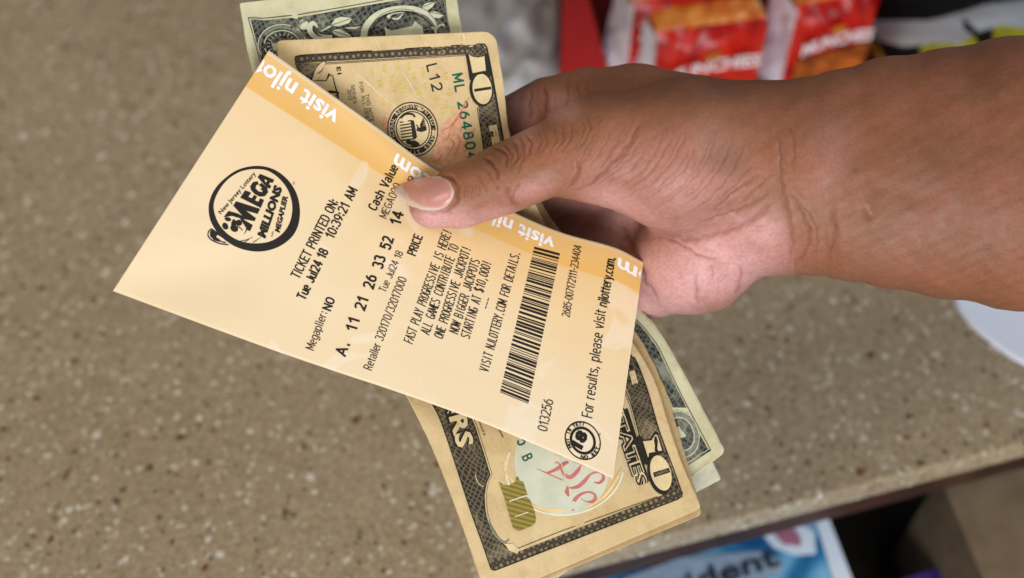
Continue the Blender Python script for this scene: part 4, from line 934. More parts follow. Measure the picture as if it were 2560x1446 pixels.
for k in range(40):
    t = k / 40 * 6.2832; D.stroke([(c1[0] + 30 * math.cos(t), c1[1] + 23 * math.sin(t)), (c1[0] + 38 * math.cos(t), c1[1] + 30 * math.sin(t))], 1.6, ONE_TONE if k % 2 else NOTE_INK, 4, 3, False)
D.poly(K1((690, 730), (720, 775), (800, 780), (830, 900), (740, 900)), ONE_TONE, 5)
D.use('leaf_engraving')
leaf = lambda f, a, b, c, d, m=ONE_TONE: (D.poly(f(*a), m, 3, 10), D.stroke(f(*b), 1.5, NOTE_INK, 4), D.stroke(f(*a, a[0]), 1.2, NOTE_INK, 4, None, False))
leaf(K1, ((1740, 460), (1830, 330), (1940, 295), (2140, 320), (2080, 420), (1900, 480)), ((1760, 450), (1950, 390), (2130, 325)), 0, 0)
leaf(K1, ((1960, 490), (2110, 465), (2330, 460), (2200, 530), (2060, 520)), ((1980, 490), (2330, 462)), 0, 0)
leaf(K1, ((1760, 540), (1920, 510), (2080, 600), (2130, 670), (1900, 660), (1820, 620)), ((1770, 545), (1950, 600), (2100, 660)), 0, 0)
D.stroke(K1((1580, 560), (1750, 470), (1850, 410)), [3, 5, 3], ONE_TONE, 3)
D.stroke(K1((1520, 490), (1450, 415), (1390, 460), (1390, 560), (1480, 640), (1640, 670), (1780, 650)), [4, 10, 13, 13, 16, 14, 8], ONE_TONE, 3); D.stroke(K1((1480, 470), (1450, 540), (1520, 620), (1600, 650)), [3, 4, 4, 2], NOTE_INK, 4)
D.stroke(K1((1090, 500), (1110, 560), (1200, 580), (1290, 640)), [8, 9, 8, 6], ONE_GREY, 3)
D.stroke(K1((1590, 380), (1620, 430), (1610, 500)), [7, 9, 3], ONE_GREY, 3); D.stroke(K1((1130, 520), (1180, 470), (1240, 400), (1330, 370)), [5, 5, 6, 3], ONE_GREY, 2)
D.use('large_numeral')
D.stroke(K2((180, 640), (230, 420), (420, 230), (700, 140), (960, 140), (1180, 210), (1300, 330), (1350, 440)), [17, 17, 15, 12, 13, 12, 8, 5], ONE_TONE, 3); D.stroke(K2((290, 640), (330, 460), (500, 270), (760, 190), (1000, 220), (1200, 330), (1290, 430)), [3, 3, 3, 2, 3, 3, 2], NOTE_INK, 4)
D.stroke(K2((250, 560), (300, 420), (480, 230), (750, 150), (1000, 170)), 1.3, NOTE_INK, 4); D.stroke(K2((570, 290), (640, 220), (860, 190)), [9, 6, 2], ONE_TONE, 3); D.stroke(K2((650, 300), (740, 300), (820, 220)), [4, 5, 2], ONE_TONE, 3)
for a, b in (((370, 400), (500, 440)), ((500, 420), (550, 330)), ((620, 340), (700, 440)), ((790, 330), (820, 430)), ((970, 250), (920, 420)), ((1020, 260), (1150, 310)), ((1150, 310), (1080, 390)), ((1140, 480), (1260, 470))):
    D.stroke(K2(a, b), 2.4, ONE_GREY, 3, 5, False)
D.poly(K2((520, 425), (570, 470), (640, 490), (960, 420), (1010, 340), (1050, 380), (1130, 430), (1145, 560), (550, 640)), ONE_TONE, 5)
leaf(K2, ((1100, 120), (1180, 50), (1345, 20), (1290, 120), (1200, 180)), ((1110, 125), (1330, 30)), 0, 0)
leaf(K2, ((1220, 190), (1330, 180), (1480, 240), (1400, 300), (1300, 290)), ((1230, 195), (1470, 240)), 0, 0)
D.stroke(K2((1270, 440), (1330, 470), (1340, 540)), [5, 6, 4], ONE_TONE, 3); D.stroke(K2((1340, 480), (1400, 410), (1460, 400), (1480, 430)), [5, 5, 6, 4], ONE_TONE, 3)
D.build_all(one_a)

# lower one
lo_u = [0, .2, .38, .52, .6, .68, .76, .86, 1.0]
lo_L = [(800, 240), (900, 520), (990, 760), (1070, 930), (1120, 1030), (1170, 1120), (1225, 1220), (1290, 1330), (1372, 1462)]
lo_R = [(1236, 150), (1274, 340), (1350, 500), (1420, 600), (1510, 690), (1600, 772), (1650, 830), (1722, 955), (1815, 1130)]
lo_dL = [.400, .402, .403, .402, .401, .400, .399, .397, .395]; lo_dR = [.402, .405, .410, .413, .413, .411, .409, .406, .402]
lo_sheet = Sheet(lo_u, lo_L, lo_R, lo_dL, lo_dR, (156, 66.3), [((1700, 915), (1640, 1010), .5, 14), ((1735, 1195), (1775, 1160), .5, 6)], (1, 1, 1, 1.6), 0.25, 55, 0.12)
one_b = lo_sheet.build('one_dollar_note', ONE_PAPER, None, 140, 60)
tag(one_b, 'one dollar banknote fanned out below the thumb, its round corner numeral showing', 'banknote', 'one dollar banknotes')
D = Parts(lo_sheet); D.use('border_engraving')
bo = E3((120, 95), (165, 135), (225, 205), (300, 310), (400, 520), (500, 720), (660, 1020)); bi = E3((60, 140), (120, 220), (200, 320), (260, 400), (330, 560), (400, 720), (470, 900))
D.stroke(bo, 2.0, NOTE_INK, 2, 60); D.strip([(x - 3.5, y + 1) for x, y in bo[:-1]], bi[:-1], ONE_DARK, 1, 40, 4); D.stroke(bi[:-1], 2.0, NOTE_INK, 2, 50)
D.stroke([(x - 9, y + 5) for x, y in bi[:-1]], [7] * 6, ONE_GREY, 1, 50)
D.poly(E3((420, 735), (500, 760), (640, 1010), (655, 1020), (470, 1120), (400, 1140), (350, 900)), ONE_DARK, 2)
D.use('corner_numeral'); c3 = E3((452, 905))[0]
D.ellipse(c3, 45, 60, ONE_TONE, -.3, 3, 0.955); D.ellipse(c3, 42, 57, ONE_GREY, -.3, 3, 0.78); D.ellipse(c3, 33, 44, ONE_TONE, -.3, 4, 0.93); D.ellipse(c3, 30, 41, ONE_DARK, -.3, 4, 0.0)
D.poly(E3((400, 875), (440, 850), (450, 870), (490, 920), (430, 940), (420, 990), (400, 960)), ONE_TONE, 5)
D.use('border_engraving'); D.stroke(E3((660, 1018), (500, 1120), (430, 1165)), 1.6, NOTE_INK, 3, 10, False); D.stroke(E3((645, 1010), (495, 1105)), 1.4, ONE_TONE, 3, 10, False)
for k in range(9): D.ellipse(E3((312 + k * 8, 540 + k * 23))[0], 2.2, 2.2, ONE_GREY, 0, 2, 0.55, n=10)
D.stroke(E3((540, 1220), (600, 1190), (612, 1185)), [1.6, 2.2, 2], NOTE_INK, 2); 
D.use('edge_engraving'); D.stroke([(1338, 512), (1350, 548), (1372, 575)], [4, 6, 4], NOTE_INK, 1)
D.build_all(one_b)

# plain pale note end behind it
sl_u = [0, .4, .75, 1.0]
sl = Sheet(sl_u, [(1120, 900), (1200, 1060), (1300, 1230), (1390, 1410)], [(1560, 760), (1650, 890), (1735, 1060), (1803, 1199)], [.403, .403, .402, .400], [.415, .413, .410, .407], (100, 66.3), (), (2, 2, 2, 1.0), 0.15, 66)
so = sl.build('folded_banknote', paper_material('pale_note_back', lin(206, 202, 172), lin(218, 214, 188), lin(190, 180, 148)), None, 60, 40)
tag(so, 'blank pale corner of a folded banknote peeking out under the dollar corner', 'banknote')

# ================================================================== the hand and forearm
S8 = F / 0.39                                           # image units per metre at the ticket's distance
def rcone(P, a, b, ra, rb, zs=1.0):
    """distance to a tapered limb between a and b (z squeezed by zs)"""
    a = np.array(a, np.float32); b = np.array(b, np.float32); k = np.array([1, 1, 1 / zs], np.float32)
    p = (P - a) * k; ba = (b - a) * k; t = np.clip((p @ ba) / (ba @ ba), 0, 1)
    return np.linalg.norm(p - t[:, None] * ba, axis=1) - (ra + (rb - ra) * t)
def ellip(P, c, r, rot=0.0):
    c = np.array(c, np.float32); q = P - c; co, si = math.cos(rot), math.sin(rot)
    x = q[:, 0] * co + q[:, 1] * si; y = -q[:, 0] * si + q[:, 1] * co
    k = np.sqrt((x / r[0])**2 + (y / r[1])**2 + (q[:, 2] / r[2])**2); k2 = np.sqrt((x / r[0]**2)**2 + (y / r[1]**2)**2 + (q[:, 2] / r[2]**2)**2) + 1e-6
    return k * (k - 1) / k2
def smin(a, b, k):
    h = np.clip(0.5 + 0.5 * (b - a) / k, 0, 1); return b + (a - b) * h - k * h * (1 - h)
def chain(P, pts, zs=1.0):
    d = None
    for (a, b) in zip(pts[:-1], pts[1:]):
        e = rcone(P, a[:3], b[:3], a[3], b[3], zs); d = e if d is None else np.minimum(d, e)
    return d
THUMB = [(1082, 512, 40, 60), (1150, 493, 40, 80), (1243, 455, 48, 86), (1365, 402, 48, 93), (1500, 372, 30, 138)]
INDEX = [(1590, 285, -150, 118), (1470, 258, -178, 90), (1375, 276, -195, 84), (1200, 350, -190, 68), (1080, 430, -170, 56)]
MIDDLE = [(1560, 430, -300, 108), (1360, 480, -335, 86), (1190, 545, -300, 70), (1080, 600, -260, 56)]
RING = [(1600, 560, -285, 104), (1420, 640, -330, 80), (1280, 690, -262, 66), (1170, 710, -230, 54)]
LITTLE = [(1640, 690, -225, 96), (1500, 750, -255, 68), (1390, 785, -235, 55), (1300, 800, -215, 46)]
ARM = [(1960, 450, -70, 236), (2060, 442, -72, 250), (2150, 436, -75, 270), (2260, 432, -80, 294), (2400, 434, -85, 317), (2560, 433, -95, 346), (2900, 436, -110, 392), (3400, 440, -130, 420), (4100, 444, -150, 430)]
def hand_sdf(P):
    d = chain(P, ARM, 0.72)
    d = smin(d, rcone(P, (1960, 408, -80), (1590, 285, -150), 190, 122), 60)            # back of the hand, index side
    d = smin(d, rcone(P, (1910, 470, -110), (1640, 500, -275), 190, 115), 60)           # palm core
    d = smin(d, rcone(P, (1850, 565, -118), (1735, 640, -150), 128, 142), 44)            # heel of the palm
    d = smin(d, rcone(P, (1735, 640, -150), (1640, 692, -225), 142, 98), 40)
    th = smin(rcone(P, (1500, 372, 26), (1690, 390, -10), 136, 186), rcone(P, (1690, 390, -10), (1880, 400, -60), 186, 176), 30)
    th = smin(th, chain(P, THUMB), 26)
    d = smin(d, th, 34)
    fi = chain(P, INDEX)
    for c, k in ((MIDDLE, 14), (RING, 14), (LITTLE, 14)): fi = smin(fi, chain(P, c), k)
    return smin(d, fi, 30)

def surface(sdf, lo, hi, h):
    """surface nets over the cells near the surface"""
    lo = np.array(lo, float); n = np.ceil((np.array(hi) - lo) / h).astype(int); B = 4; nb = np.ceil(n / B).astype(int); n = nb * B
    cc = np.stack(np.meshgrid(*[(np.arange(k) + .5) * B * h + lo[i] for i, k in enumerate(nb)], indexing='ij'), -1).reshape(-1, 3).astype(np.float32)
    dc = np.concatenate([sdf(cc[i:i + 200000]) for i in range(0, len(cc), 200000)])
    V = np.repeat(np.repeat(np.repeat(np.where(dc > 0, 100., -100.).astype(np.float32).reshape(nb), B, 0), B, 1), B, 2)
    near = np.argwhere((np.abs(dc) < B * h * 1.9 + 26).reshape(nb))
    ofs = np.stack(np.meshgrid(*[np.arange(B)] * 3, indexing='ij'), -1).reshape(-1, 3)
    idx = (near[:, None] * B + ofs[None]).reshape(-1, 3)
    for i in range(0, len(idx), 400000):
        q = idx[i:i + 400000]; V[q[:, 0], q[:, 1], q[:, 2]] = sdf((q * h + lo).astype(np.float32))
    ins = V < 0
    cnt = sum(ins[a:n[0] - 1 + a, b:n[1] - 1 + b, c:n[2] - 1 + c].astype(np.int8) for a in (0, 1) for b in (0, 1) for c in (0, 1))
    act = np.argwhere((cnt > 0) & (cnt < 8)); vid = -np.ones(n - 1, np.int64); vid[tuple(act.T)] = np.arange(len(act))
    acc = np.zeros((len(act), 3)); num = np.zeros(len(act))
    for ax in range(3):
        for u in (0, 1):
            for w in (0, 1):
                o = np.zeros(3, int); oth = [k for k in range(3) if k != ax]; o[oth[0]] = u; o[oth[1]] = w
                p = act + o; q = p.copy(); q[:, ax] += 1
                a, b = V[tuple(p.T)], V[tuple(q.T)]; c = (a < 0) != (b < 0); t = np.where(c, a / np.where(c, a - b, 1), 0)
                pos = p.astype(float); pos[:, ax] += t; acc[c] += pos[c]; num[c] += 1
    verts = acc / num[:, None] * h + lo
    faces = []
    for ax in range(3):
        oth = [k for k in range(3) if k != ax]
        sl0 = [slice(1, n[k] - 1) for k in range(3)]; sl1 = list(sl0); sl0[ax] = slice(0, n[ax] - 1); sl1[ax] = slice(1, n[ax])
        a, b = ins[tuple(sl0)], ins[tuple(sl1)]; e = np.argwhere(a != b)
        if not len(e): continue
        add = np.ones(3, int); add[ax] = 0; p = e + add; sgn = a[tuple(e.T)]
        q = []
        for u, w in ((1, 1), (0, 1), (0, 0), (1, 0)):
            r = p.copy(); r[:, oth[0]] -= u; r[:, oth[1]] -= w; q.append(vid[tuple(r.T)])
        q = np.stack(q, 1); flip = sgn if ax != 1 else ~sgn
        q[~flip] = q[~flip][:, ::-1]; faces.append(q)
    return verts, np.concatenate(faces)

hv, hf = surface(hand_sdf, (940, 20, -560), (4560, 960, 320), 5.0)
def neighbours_avg(v, f, it, lam=0.5):
    e = np.concatenate([f[:, [0, 1]], f[:, [1, 2]], f[:, [2, 3]], f[:, [3, 0]]])
    deg = np.bincount(e[:, 0], minlength=len(v)) + np.bincount(e[:, 1], minlength=len(v))
    for _ in range(it):
        s = np.zeros_like(v)
        for k in range(3): s[:, k] = np.bincount(e[:, 0], v[e[:, 1], k], len(v)) + np.bincount(e[:, 1], v[e[:, 0], k], len(v))
        v = v + lam * (s / deg[:, None] - v)
    return v
hv = neighbours_avg(hv, hf, 3)
def vnormals(v, f):
    fn = np.cross(v[f[:, 2]] - v[f[:, 0]], v[f[:, 3]] - v[f[:, 1]]); n = np.zeros_like(v)
    for k in range(4):
        for c in range(3): n[:, c] += np.bincount(f[:, k], fn[:, c], len(v))
    return n / (np.linalg.norm(n, axis=1)[:, None] + 1e-9)
def refine(v, f):
    """split every quad in four"""
    e = np.concatenate([f[:, [0, 1]], f[:, [1, 2]], f[:, [2, 3]], f[:, [3, 0]]]); es = np.sort(e, 1); key = es[:, 0] * len(v) + es[:, 1]
    uq, inv_ = np.unique(key, return_inverse=True); mid = (v[uq // len(v)] + v[uq % len(v)]) / 2; m = len(f); ei = inv_.reshape(4, m).T + len(v)
    cen = v[f].mean(1); ci = np.arange(m) + len(v) + len(uq); nv = np.concatenate([v, mid, cen])
    nf = np.concatenate([np.stack([f[:, k], ei[:, k], ci, ei[:, k - 1]], 1) for k in range(4)]); return nv, nf
# fine mesh only for the part in view
hv, hf = refine(hv, hf); hv = neighbours_avg(hv, hf, 2)
hn = vnormals(hv, hf)
if (hn[hv[:, 2].argmax(), 2]) < 0: hf = hf[:, ::-1]; hn = -hn
front = hn[:, 2]

# creases: lines read off the hand, cut into its surface
def polyfield(pts, x, y):
    p = spline(np.arange(len(pts)), np.array(pts, float), np.linspace(0, len(pts) - 1, 8 * len(pts))) if len(pts) > 2 else np.array(pts, float)
    best = np.full(len(x), 1e9); tt = np.zeros(len(x)); L = len(p) - 1
    for i in range(L):
        a, b = p[i], p[i + 1]; d = b - a; t = np.clip(((x - a[0]) * d[0] + (y - a[1]) * d[1]) / (d @ d + 1e-9), 0, 1)
        r = np.hypot(x - a[0] - t * d[0], y - a[1] - t * d[1]); m = r < best; best[m] = r[m]; tt[m] = (i + t[m]) / L
    return best, tt
CR = [  # points, depth, half width, lowest z it may touch
 ([(1904, 432), (1838, 479), (1782, 530)], 4, 4, -80), ([(1923, 479), (1867, 516), (1801, 540), (1740, 560)], 4, 5, -120),
 ([(1890, 400), (1850, 450), (1800, 500)], 2.5, 3, -80), ([(1925, 440), (1880, 480), (1840, 520)], 2.5, 3, -100),
 ([(1937, 319), (1951, 375), (1956, 469), (1975, 544), (1980, 610), (1968, 675)], 6, 6, -200), ([(1970, 469), (2012, 540), (2022, 610), (1984, 672)], 4, 5, -200), ([(1995, 500), (2040, 570), (2040, 640)], 2.5, 5, -200), ([(1962, 300), (1985, 350), (1985, 430)], 2, 6, -200),
 ([(2070, 520), (2085, 580), (2070, 650)], 3, 6, -200), ([(1608, 577), (1688, 594), (1782, 591), (1876, 554), (1930, 505)], 9, 7, -260), ([(1655, 591), (1712, 615), (1763, 643), (1806, 650)], 5, 5, -260), ([(1603, 690), (1622, 720), (1645, 750)], 7, 6, -320),
 ([(1740, 680), (1742, 720), (1745, 760)], 3, 8, -320), ([(1850, 660), (1852, 700), (1840, 735)], 3, 9, -320), ([(1780, 660), (1782, 700)], 2, 4, -320),
 ([(1600, 300), (1565, 372), (1521, 420), (1478, 459), (1425, 482)], 8, 4.5, -60), ([(1445, 400), (1443, 439), (1415, 478)], 6, 4, -60),
 ([(1230, 372), (1250, 372), (1266, 392), (1268, 424)], 7, 4, -60), ([(1205, 389), (1229, 405), (1243, 429), (1247, 450)], 8, 4, -60), ([(1278, 350), (1292, 370), (1292, 395), (1282, 420)], 5, 4, -60), ([(1316, 336), (1326, 358), (1322, 390)], 4, 3.5, -60), ([(1300, 340), (1310, 366), (1304, 410), (1290, 440)], 4, 3.5, -60),
 ([(1345, 320), (1352, 350), (1340, 400)], 3, 3, -60), ([(1260, 360), (1278, 386), (1278, 430)], 4, 3, -60), ([(1270, 465), (1277, 502), (1296, 520)], 9, 7, -80), ([(1302, 455), (1285, 486), (1278, 505)], 4, 4, -80), ([(1190, 430), (1206, 455), (1218, 480)], 2.5, 3, -60), ([(1215, 420), (1236, 452), (1246, 476)], 3, 3, -60),
 ([(1362, 212), (1368, 250), (1368, 296)], 11, 6, -400), ([(1330, 222), (1326, 262), (1334, 300)], 5, 5, -400), ([(1440, 200), (1452, 240)], 3, 4, -400), ([(1415, 196), (1422, 240), (1418, 270)], 3, 5, -400),
 ([(1545, 556), (1590, 640), (1610, 700)], 8, 8, -420),
]
_l0 = np.array([(1500, 288), (1478, 335), (1455, 385), (1425, 440)], float); _l1 = np.array([(1625, 295), (1585, 375), (1530, 436), (1440, 490)], float); _l2 = np.array([(1885, 330), (1845, 432), (1785, 505), (1700, 562)], float)
r_ = np.random.default_rng(5)
for k in range(19):
    t = (k + r_.uniform(-.45, .45)) / 19
    q = (_l0 + (_l1 - _l0) * (t / .3)) if t < .3 else (_l1 + (_l2 - _l1) * ((t - .3) / .7)); a0, a1 = r_.uniform(0, .28), r_.uniform(.72, 1.0)
    q = spline([0, 1 / 3, 2 / 3, 1], q, np.linspace(a0, a1, 4)) + r_.normal(0, 1.3, (4, 2)); st = r_.uniform(.4, 1.0)
    CR.append(([tuple(p) for p in q], 2.9 * st, 2.2 + .9 * st, -70))
for k in range(9):      # fine lines across the thumb's first bone
    x = 1300 + k * 21 + r_.uniform(-5, 5); CR.append(([(x, 345 - k * 8), (x + 6, 375 - k * 6), (x - 8 - k * 2, 410 - k * 4)], r_.uniform(1.5, 3), 3, -60))
CR.append(([(1062, 434), (1112, 436), (1135, 449), (1144, 470), (1144, 490), (1137, 509), (1120, 524), (1092, 533), (1050, 530)], 8, 4.5, -60))
for k in range(5): CR.append(([(1158 + k * 9, 452 + k * 3), (1164 + k * 9, 476), (1160 + k * 8, 505 - k * 2)], 2.2, 2.6, -60))
dsp = np.zeros(len(hv)); crease_shade = np.zeros(len(hv))
jx = hv[:, 0] + 0.9 * np.sin(hv[:, 1] * .043 + hv[:, 0] * .011) + 1.6 * np.sin(hv[:, 1] * .17 + 1.3); jy = hv[:, 1] + 0.9 * np.sin(hv[:, 0] * .05) + 1.5 * np.sin(hv[:, 0] * .19 + .4)
for pts, dep, wid, zmin in CR:
    q = np.array(pts); s = (front > 0.02) & (hv[:, 2] > zmin) & (hv[:, 0] > q[:, 0].min() - 40) & (hv[:, 0] < q[:, 0].max() + 40) & (hv[:, 1] > q[:, 1].min() - 40) & (hv[:, 1] < q[:, 1].max() + 40)
    i = np.where(s)[0]; r, t = polyfield(pts, jx[i], jy[i]); fade = np.clip(np.minimum(t, 1 - t) * 5, 0, 1) ** .7
    g = np.exp(-(r / wid)**2) * fade; dsp[i] -= .62 * dep * g; dsp[i] += .62 * dep * .2 * np.exp(-((r - 2.6 * wid) / (1.5 * wid))**2) * fade; crease_shade[i] = np.maximum(crease_shade[i], np.exp(-(r / (max(wid * .6, 2.0)))**2) * fade * min(1, .5 + dep / 8))
# faint generated wrinkles across the thumb base and the wrist
xx, yy = hv[:, 0], hv[:, 1]
ph = (xx * .82 + yy * .57); wr = np.sin(ph * .33 + 2 * np.sin(yy * .021) + 1.3 * np.sin(xx * .03))
thenar = np.exp(-(((xx - 1640) / 190)**2 + ((yy - 400) / 150)**2)) * (hv[:, 2] > -60)
dsp += 0.12 * wr * thenar
ph2 = xx * .98 - yy * .18; dsp += 0.8 * np.sin(ph2 * .21 + 1.5 * np.sin(yy * .02)) * np.exp(-(((xx - 2060) / 70)**2 + ((yy - 600) / 110)**2))
# tendon and vein relief at the wrist
for (pa, pb, a_, w_) in (((2140, 440), (2175, 530), 9, 20), ((2060, 400), (2120, 520), 5, 26), ((2300, 380), (2420, 520), 4, 40), ((2200, 470), (2330, 500), -4, 30), ((2050, 300), (2060, 420), 4, 30)):
    s = front > 0.1; i = np.where(s)[0]; r, t = polyfield([pa, pb], xx[i], yy[i]); dsp[i] += a_ * np.exp(-(r / w_)**2)
# soft unevenness everywhere
dsp += 1.3 * np.sin(xx * .031 + 1.7 * np.sin(yy * .023)) * np.sin(yy * .037 + 1.1 * np.sin(hv[:, 2] * .02)) + .5 * np.sin(xx * .09 + yy * .05) * np.sin(yy * .11 - hv[:, 2] * .08)
# flatten the thumb where the nail lies
hv2 = hv + hn * dsp[:, None]
# skin tones (palm side paler and pinker, knuckles darker; shade painted on upper edges and in creases)
DORS = np.array(lin(150, 98, 67)[:3]); PINK = np.array(lin(230, 174, 170)[:3]); WARM = np.array(lin(162, 110, 82)[:3]); DEEP = np.array(lin(98, 62, 42)[:3])
def blob(cx, cy, rx, ry, rot=0): 
    c, s = math.cos(rot), math.sin(rot); a = ((xx - cx) * c + (yy - cy) * s) / rx; b = (-(xx - cx) * s + (yy - cy) * c) / ry; return np.exp(-(a * a + b * b) ** 1.4)
pk = np.zeros(len(hv))
for w_, args in ((1.0, (1800, 655, 175, 105, -.25)), (1.0, (1660, 720, 120, 110)), (.85, (1880, 600, 95, 75)), (.55, (1600, 560, 150, 40, .1)), (.5, (1760, 560, 150, 36, -.1)), (1.0, (1110, 560, 125, 42, .1)), (.6, (1220, 545, 80, 26, -.3)), (.42, (1330, 478, 70, 26, -.35)), (.55, (1400, 262, 50, 40)), (.5, (1310, 290, 40, 60)),
                 (.75, (1560, 520, 120, 55, .35)), (.45, (1660, 500, 190, 80, -.2)), (.25, (1620, 420, 200, 90, -.35)), (.3, (2260, 640, 130, 50)), (.2, (2080, 400, 70, 120))):
    pk = np.maximum(pk, w_ * blob(*args))
back_side = np.clip(-front * 2 + .2, 0, 1); palmfing = (hv[:, 2] < -175) & (front > -.2) & (xx < 1640)
pk = np.maximum(pk, np.where(palmfing & (yy > 400), .35, 0)) * (1 - back_side)
wl = np.clip(1 - ((xx - 1960) / 55), 0, 1); wl = np.where(yy > 520, wl, 1); pk = pk * np.where((xx > 1985), np.maximum(0.35, wl), 1)
mott = .5 + .28 * np.sin(xx * .022 + 2 * np.sin(yy * .017)) + .22 * np.sin(yy * .045 + 1.5 * np.sin(xx * .037))
colr = DORS[None] * (1 - .28 * mott[:, None]) + WARM[None] * (.28 * mott[:, None])
colr = colr * (1 - pk[:, None]) + PINK[None] * pk[:, None]
dk = np.maximum.reduce([.45 * blob(1240, 400, 55, 40), .35 * blob(1820, 400, 55, 45), .4 * blob(1550, 220, 160, 50), .6 * blob(2500, 160, 300, 110), .5 * blob(1760, 205, 260, 55), .5 * blob(2420, 400, 380, 300), .3 * blob(2100, 300, 200, 120)])  # darker knuckles and arm, plus shade painted along the upper edges
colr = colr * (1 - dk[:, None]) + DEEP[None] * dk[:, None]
cm = np.clip(crease_shade, 0, 1)[:, None] * .6; colr = colr * (1 - cm) + (colr * np.array([.5, .4, .38])) * cm  # shade of the creases painted into the skin colour
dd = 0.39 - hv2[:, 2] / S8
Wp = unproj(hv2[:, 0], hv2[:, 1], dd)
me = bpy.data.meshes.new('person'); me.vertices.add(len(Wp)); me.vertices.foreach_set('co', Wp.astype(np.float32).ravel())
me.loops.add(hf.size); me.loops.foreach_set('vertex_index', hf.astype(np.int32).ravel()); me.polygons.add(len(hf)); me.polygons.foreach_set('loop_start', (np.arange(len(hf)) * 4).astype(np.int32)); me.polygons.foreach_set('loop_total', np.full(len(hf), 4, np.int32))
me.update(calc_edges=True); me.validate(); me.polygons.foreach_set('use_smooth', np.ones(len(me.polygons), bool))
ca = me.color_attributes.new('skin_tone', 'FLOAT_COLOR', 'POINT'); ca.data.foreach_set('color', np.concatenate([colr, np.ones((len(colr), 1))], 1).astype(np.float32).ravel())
sk = NT('skin', 0.42, 0.34); at = sk.node('ShaderNodeAttribute', attribute_name='skin_tone'); g = sk.coord('Object')
c = at.outputs['Color']
c = sk.mix(sk.ramp(sk.noise(60, 5, 0.65, g), [(0.38, (0, 0, 0)), (0.72, (0.6,) * 3)]), c, sk.mix(0.6, c, lin(176, 104, 84)))
c = sk.mix(sk.ramp(sk.noise(130, 4, 0.6, g), [(0.5, (0, 0, 0)), (0.75, (0.4,) * 3)]), c, sk.mix(0.55, c, lin(120, 84, 58)))
c = sk.mix(sk.ramp(sk.noise(900, 3, 0.6, g), [(0.42, (0, 0, 0)), (0.75, (0.5,) * 3)]), c, sk.mix(0.5, c, lin(84, 50, 36)))
sk.color(c)
sk.b.inputs['Subsurface Weight'].default_value = 0.22; sk.b.inputs['Subsurface Radius'].default_value = (0.9, 0.35, 0.2); sk.b.inputs['Subsurface Scale'].default_value = 0.0035
sk.link(sk.ramp(sk.noise(240, 4, 0.6, g), [(0.3, (0.40,) * 3), (0.7, (0.58,) * 3)]), sk.b.inputs['Roughness'])
vo = sk.node('ShaderNodeTexVoronoi', feature='DISTANCE_TO_EDGE'); vo.inputs['Scale'].default_value = 1150; sk.link(g, vo.inputs['Vector'])
sk.bump(sk.ramp(vo.outputs['Distance'], [(0.0, (0, 0, 0)), (0.25, (1, 1, 1))]), 0.16, 0.0002)
sk.bump(sk.noise(420, 4, 0.6, g), 0.3, 0.0005)
sk.bump(sk.noise(1500, 2, 0.5, g), 0.3, 0.00015)
me.materials.append(sk.m)
person = bpy.data.objects.new('person', me); COL.objects.link(person)
tag(person, 'bare hand and forearm reaching in, gripping the ticket and banknotes between thumb and fingers', 'person')
from mathutils.bvhtree import BVHTree
bvh = BVHTree.FromPolygons([tuple(p) for p in Wp], [tuple(map(int, q)) for q in hf[(hv[hf[:, 0], 0] < 1500)]])

# ---- thumb nail
NAIL = [(986, 472), (1005, 458), (1029, 449), (1060, 444), (1087, 441), (1110, 443), (1126, 452), (1135, 469), (1136, 486), (1131, 503), (1118, 516), (1098, 525), (1075, 529), (1052, 527), (1026, 516), (1002, 500), (989, 486)]
pn = np.array(NAIL, float); tt = np.linspace(0, len(pn), 80, endpoint=False); pc = np.concatenate([pn[-1:], pn, pn[:2]]); pn = spline(np.arange(-1, len(pn) + 2), pc, tt)
PKP = np.array([(1009, 446), (1087, 430), (1140, 440), (1150, 486), (1130, 516), (1100, 521), (1060, 518), (1026, 499), (1006, 470)], float)
def PKS(q):
    # signed distance to the pink bed of the nail (positive inside, convex outline)
    e = np.roll(PKP, -1, 0) - PKP; n = np.stack([-e[:, 1], e[:, 0]], 1); n /= np.linalg.norm(n, axis=1)[:, None]; return float((((q - PKP) * n).sum(1)).min())
def skin_z(p):
    o = unproj(p[0], p[1], .39); d = o - CAM; d /= np.linalg.norm(d); hit = bvh.ray_cast(Vector(CAM), Vector(d))
    if hit[0] is None: return None
    z = (.39 - float(np.dot(np.array(hit[0]) - CAM, FWD))) * S8; return z if z > 20 else None
gx_, gy_ = np.meshgrid(np.linspace(1015, 1132, 14), np.linspace(450, 522, 10)); smp = [(x, y, skin_z((x, y))) for x, y in zip(gx_.ravel(), gy_.ravel())]; smp = np.array([q for q in smp if q[2] is not None])
q_ = lambda x, y: np.stack([np.ones_like(x), x, y, x * x, x * y, y * y], -1)
sx, sy = (smp[:, 0] - 1075) / 60, (smp[:, 1] - 485) / 40; co_ = np.linalg.lstsq(q_(sx, sy), smp[:, 2], rcond=None)[0]
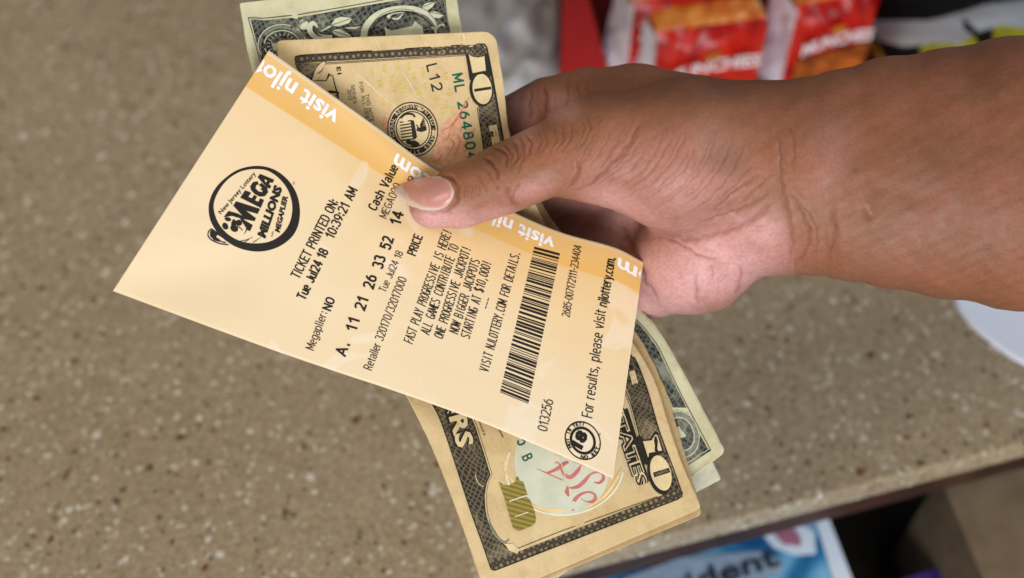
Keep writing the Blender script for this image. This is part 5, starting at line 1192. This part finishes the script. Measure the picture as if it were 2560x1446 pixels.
def nail_depth(p):
    x, y = (p[0] - 1075) / 60, (p[1] - 485) / 40; z = float(q_(np.array(max(x, -1.0)), np.array(y)) @ co_)
    if x < -1.0: z += (x + 1.0) * 8
    k = skin_z(p) if p[0] > 1020 else None
    return max(z + 6, k + 3 if k is not None else -99)
cen = pn.mean(0); vs, fs, cols = [], [], []
RING = 12
for k in range(RING + 1):
    for p in pn:
        q = cen + (p - cen) * (k / RING); edge = max(0, k / RING - .86) / .14
        z = nail_depth(q) - 7 * edge**2; vs.append(unproj(q[0], q[1], .39 - z / S8))
        lunx = (q[0] - 1000) / 130
        white = 1 - min(1, max(0, PKS(q) / 5 + .5))
        rim_highlight = max(0, (k / RING - .88) / .12) * max(0, min(1, (q[0] - 1060) / 30))  # highlight along the cuticle, painted into the nail colour
        c = np.array(lin(208, 146, 134)[:3]) * (1 - .3 * max(0, min(1, (1100 - q[0]) / 120)) * 0) ; c = c * (1 - white) + np.array(lin(222, 196, 176)[:3]) * white; c = c * (1 - rim_highlight) + np.array(lin(240, 222, 214)[:3]) * rim_highlight
        cols.append(c)
n = len(pn)
for k in range(RING):
    for i in range(n): fs.append((k * n + i, (k + 1) * n + i, (k + 1) * n + (i + 1) % n, k * n + (i + 1) % n))
base = len(vs)
for p in pn: q = p; z = nail_depth(q) - 7; vs.append(unproj(q[0], q[1], .39 - (z - 12) / S8)); cols.append(np.array(lin(214, 180, 166)[:3]))
for i in range(n): fs.append((RING * n + i, base + i, base + (i + 1) % n, RING * n + (i + 1) % n))
nm = NT('fingernail_plate', 0.22, 0.5); na = nm.node('ShaderNodeAttribute', attribute_name='nail_tone'); nm.color(na.outputs['Color']); nm.b.inputs['Subsurface Weight'].default_value = .15; nm.b.inputs['Subsurface Scale'].default_value = .002
nm.bump(nm.noise(300, 2, .5, nm.coord('Object')), .05, .0003)
nail = mesh_obj('fingernail', vs, fs, nm.m, person, True)
cl = nail.data.color_attributes.new('nail_tone', 'FLOAT_COLOR', 'POINT'); cl.data.foreach_set('color', np.concatenate([np.array(cols), np.ones((len(cols), 1))], 1).astype(np.float32).ravel())
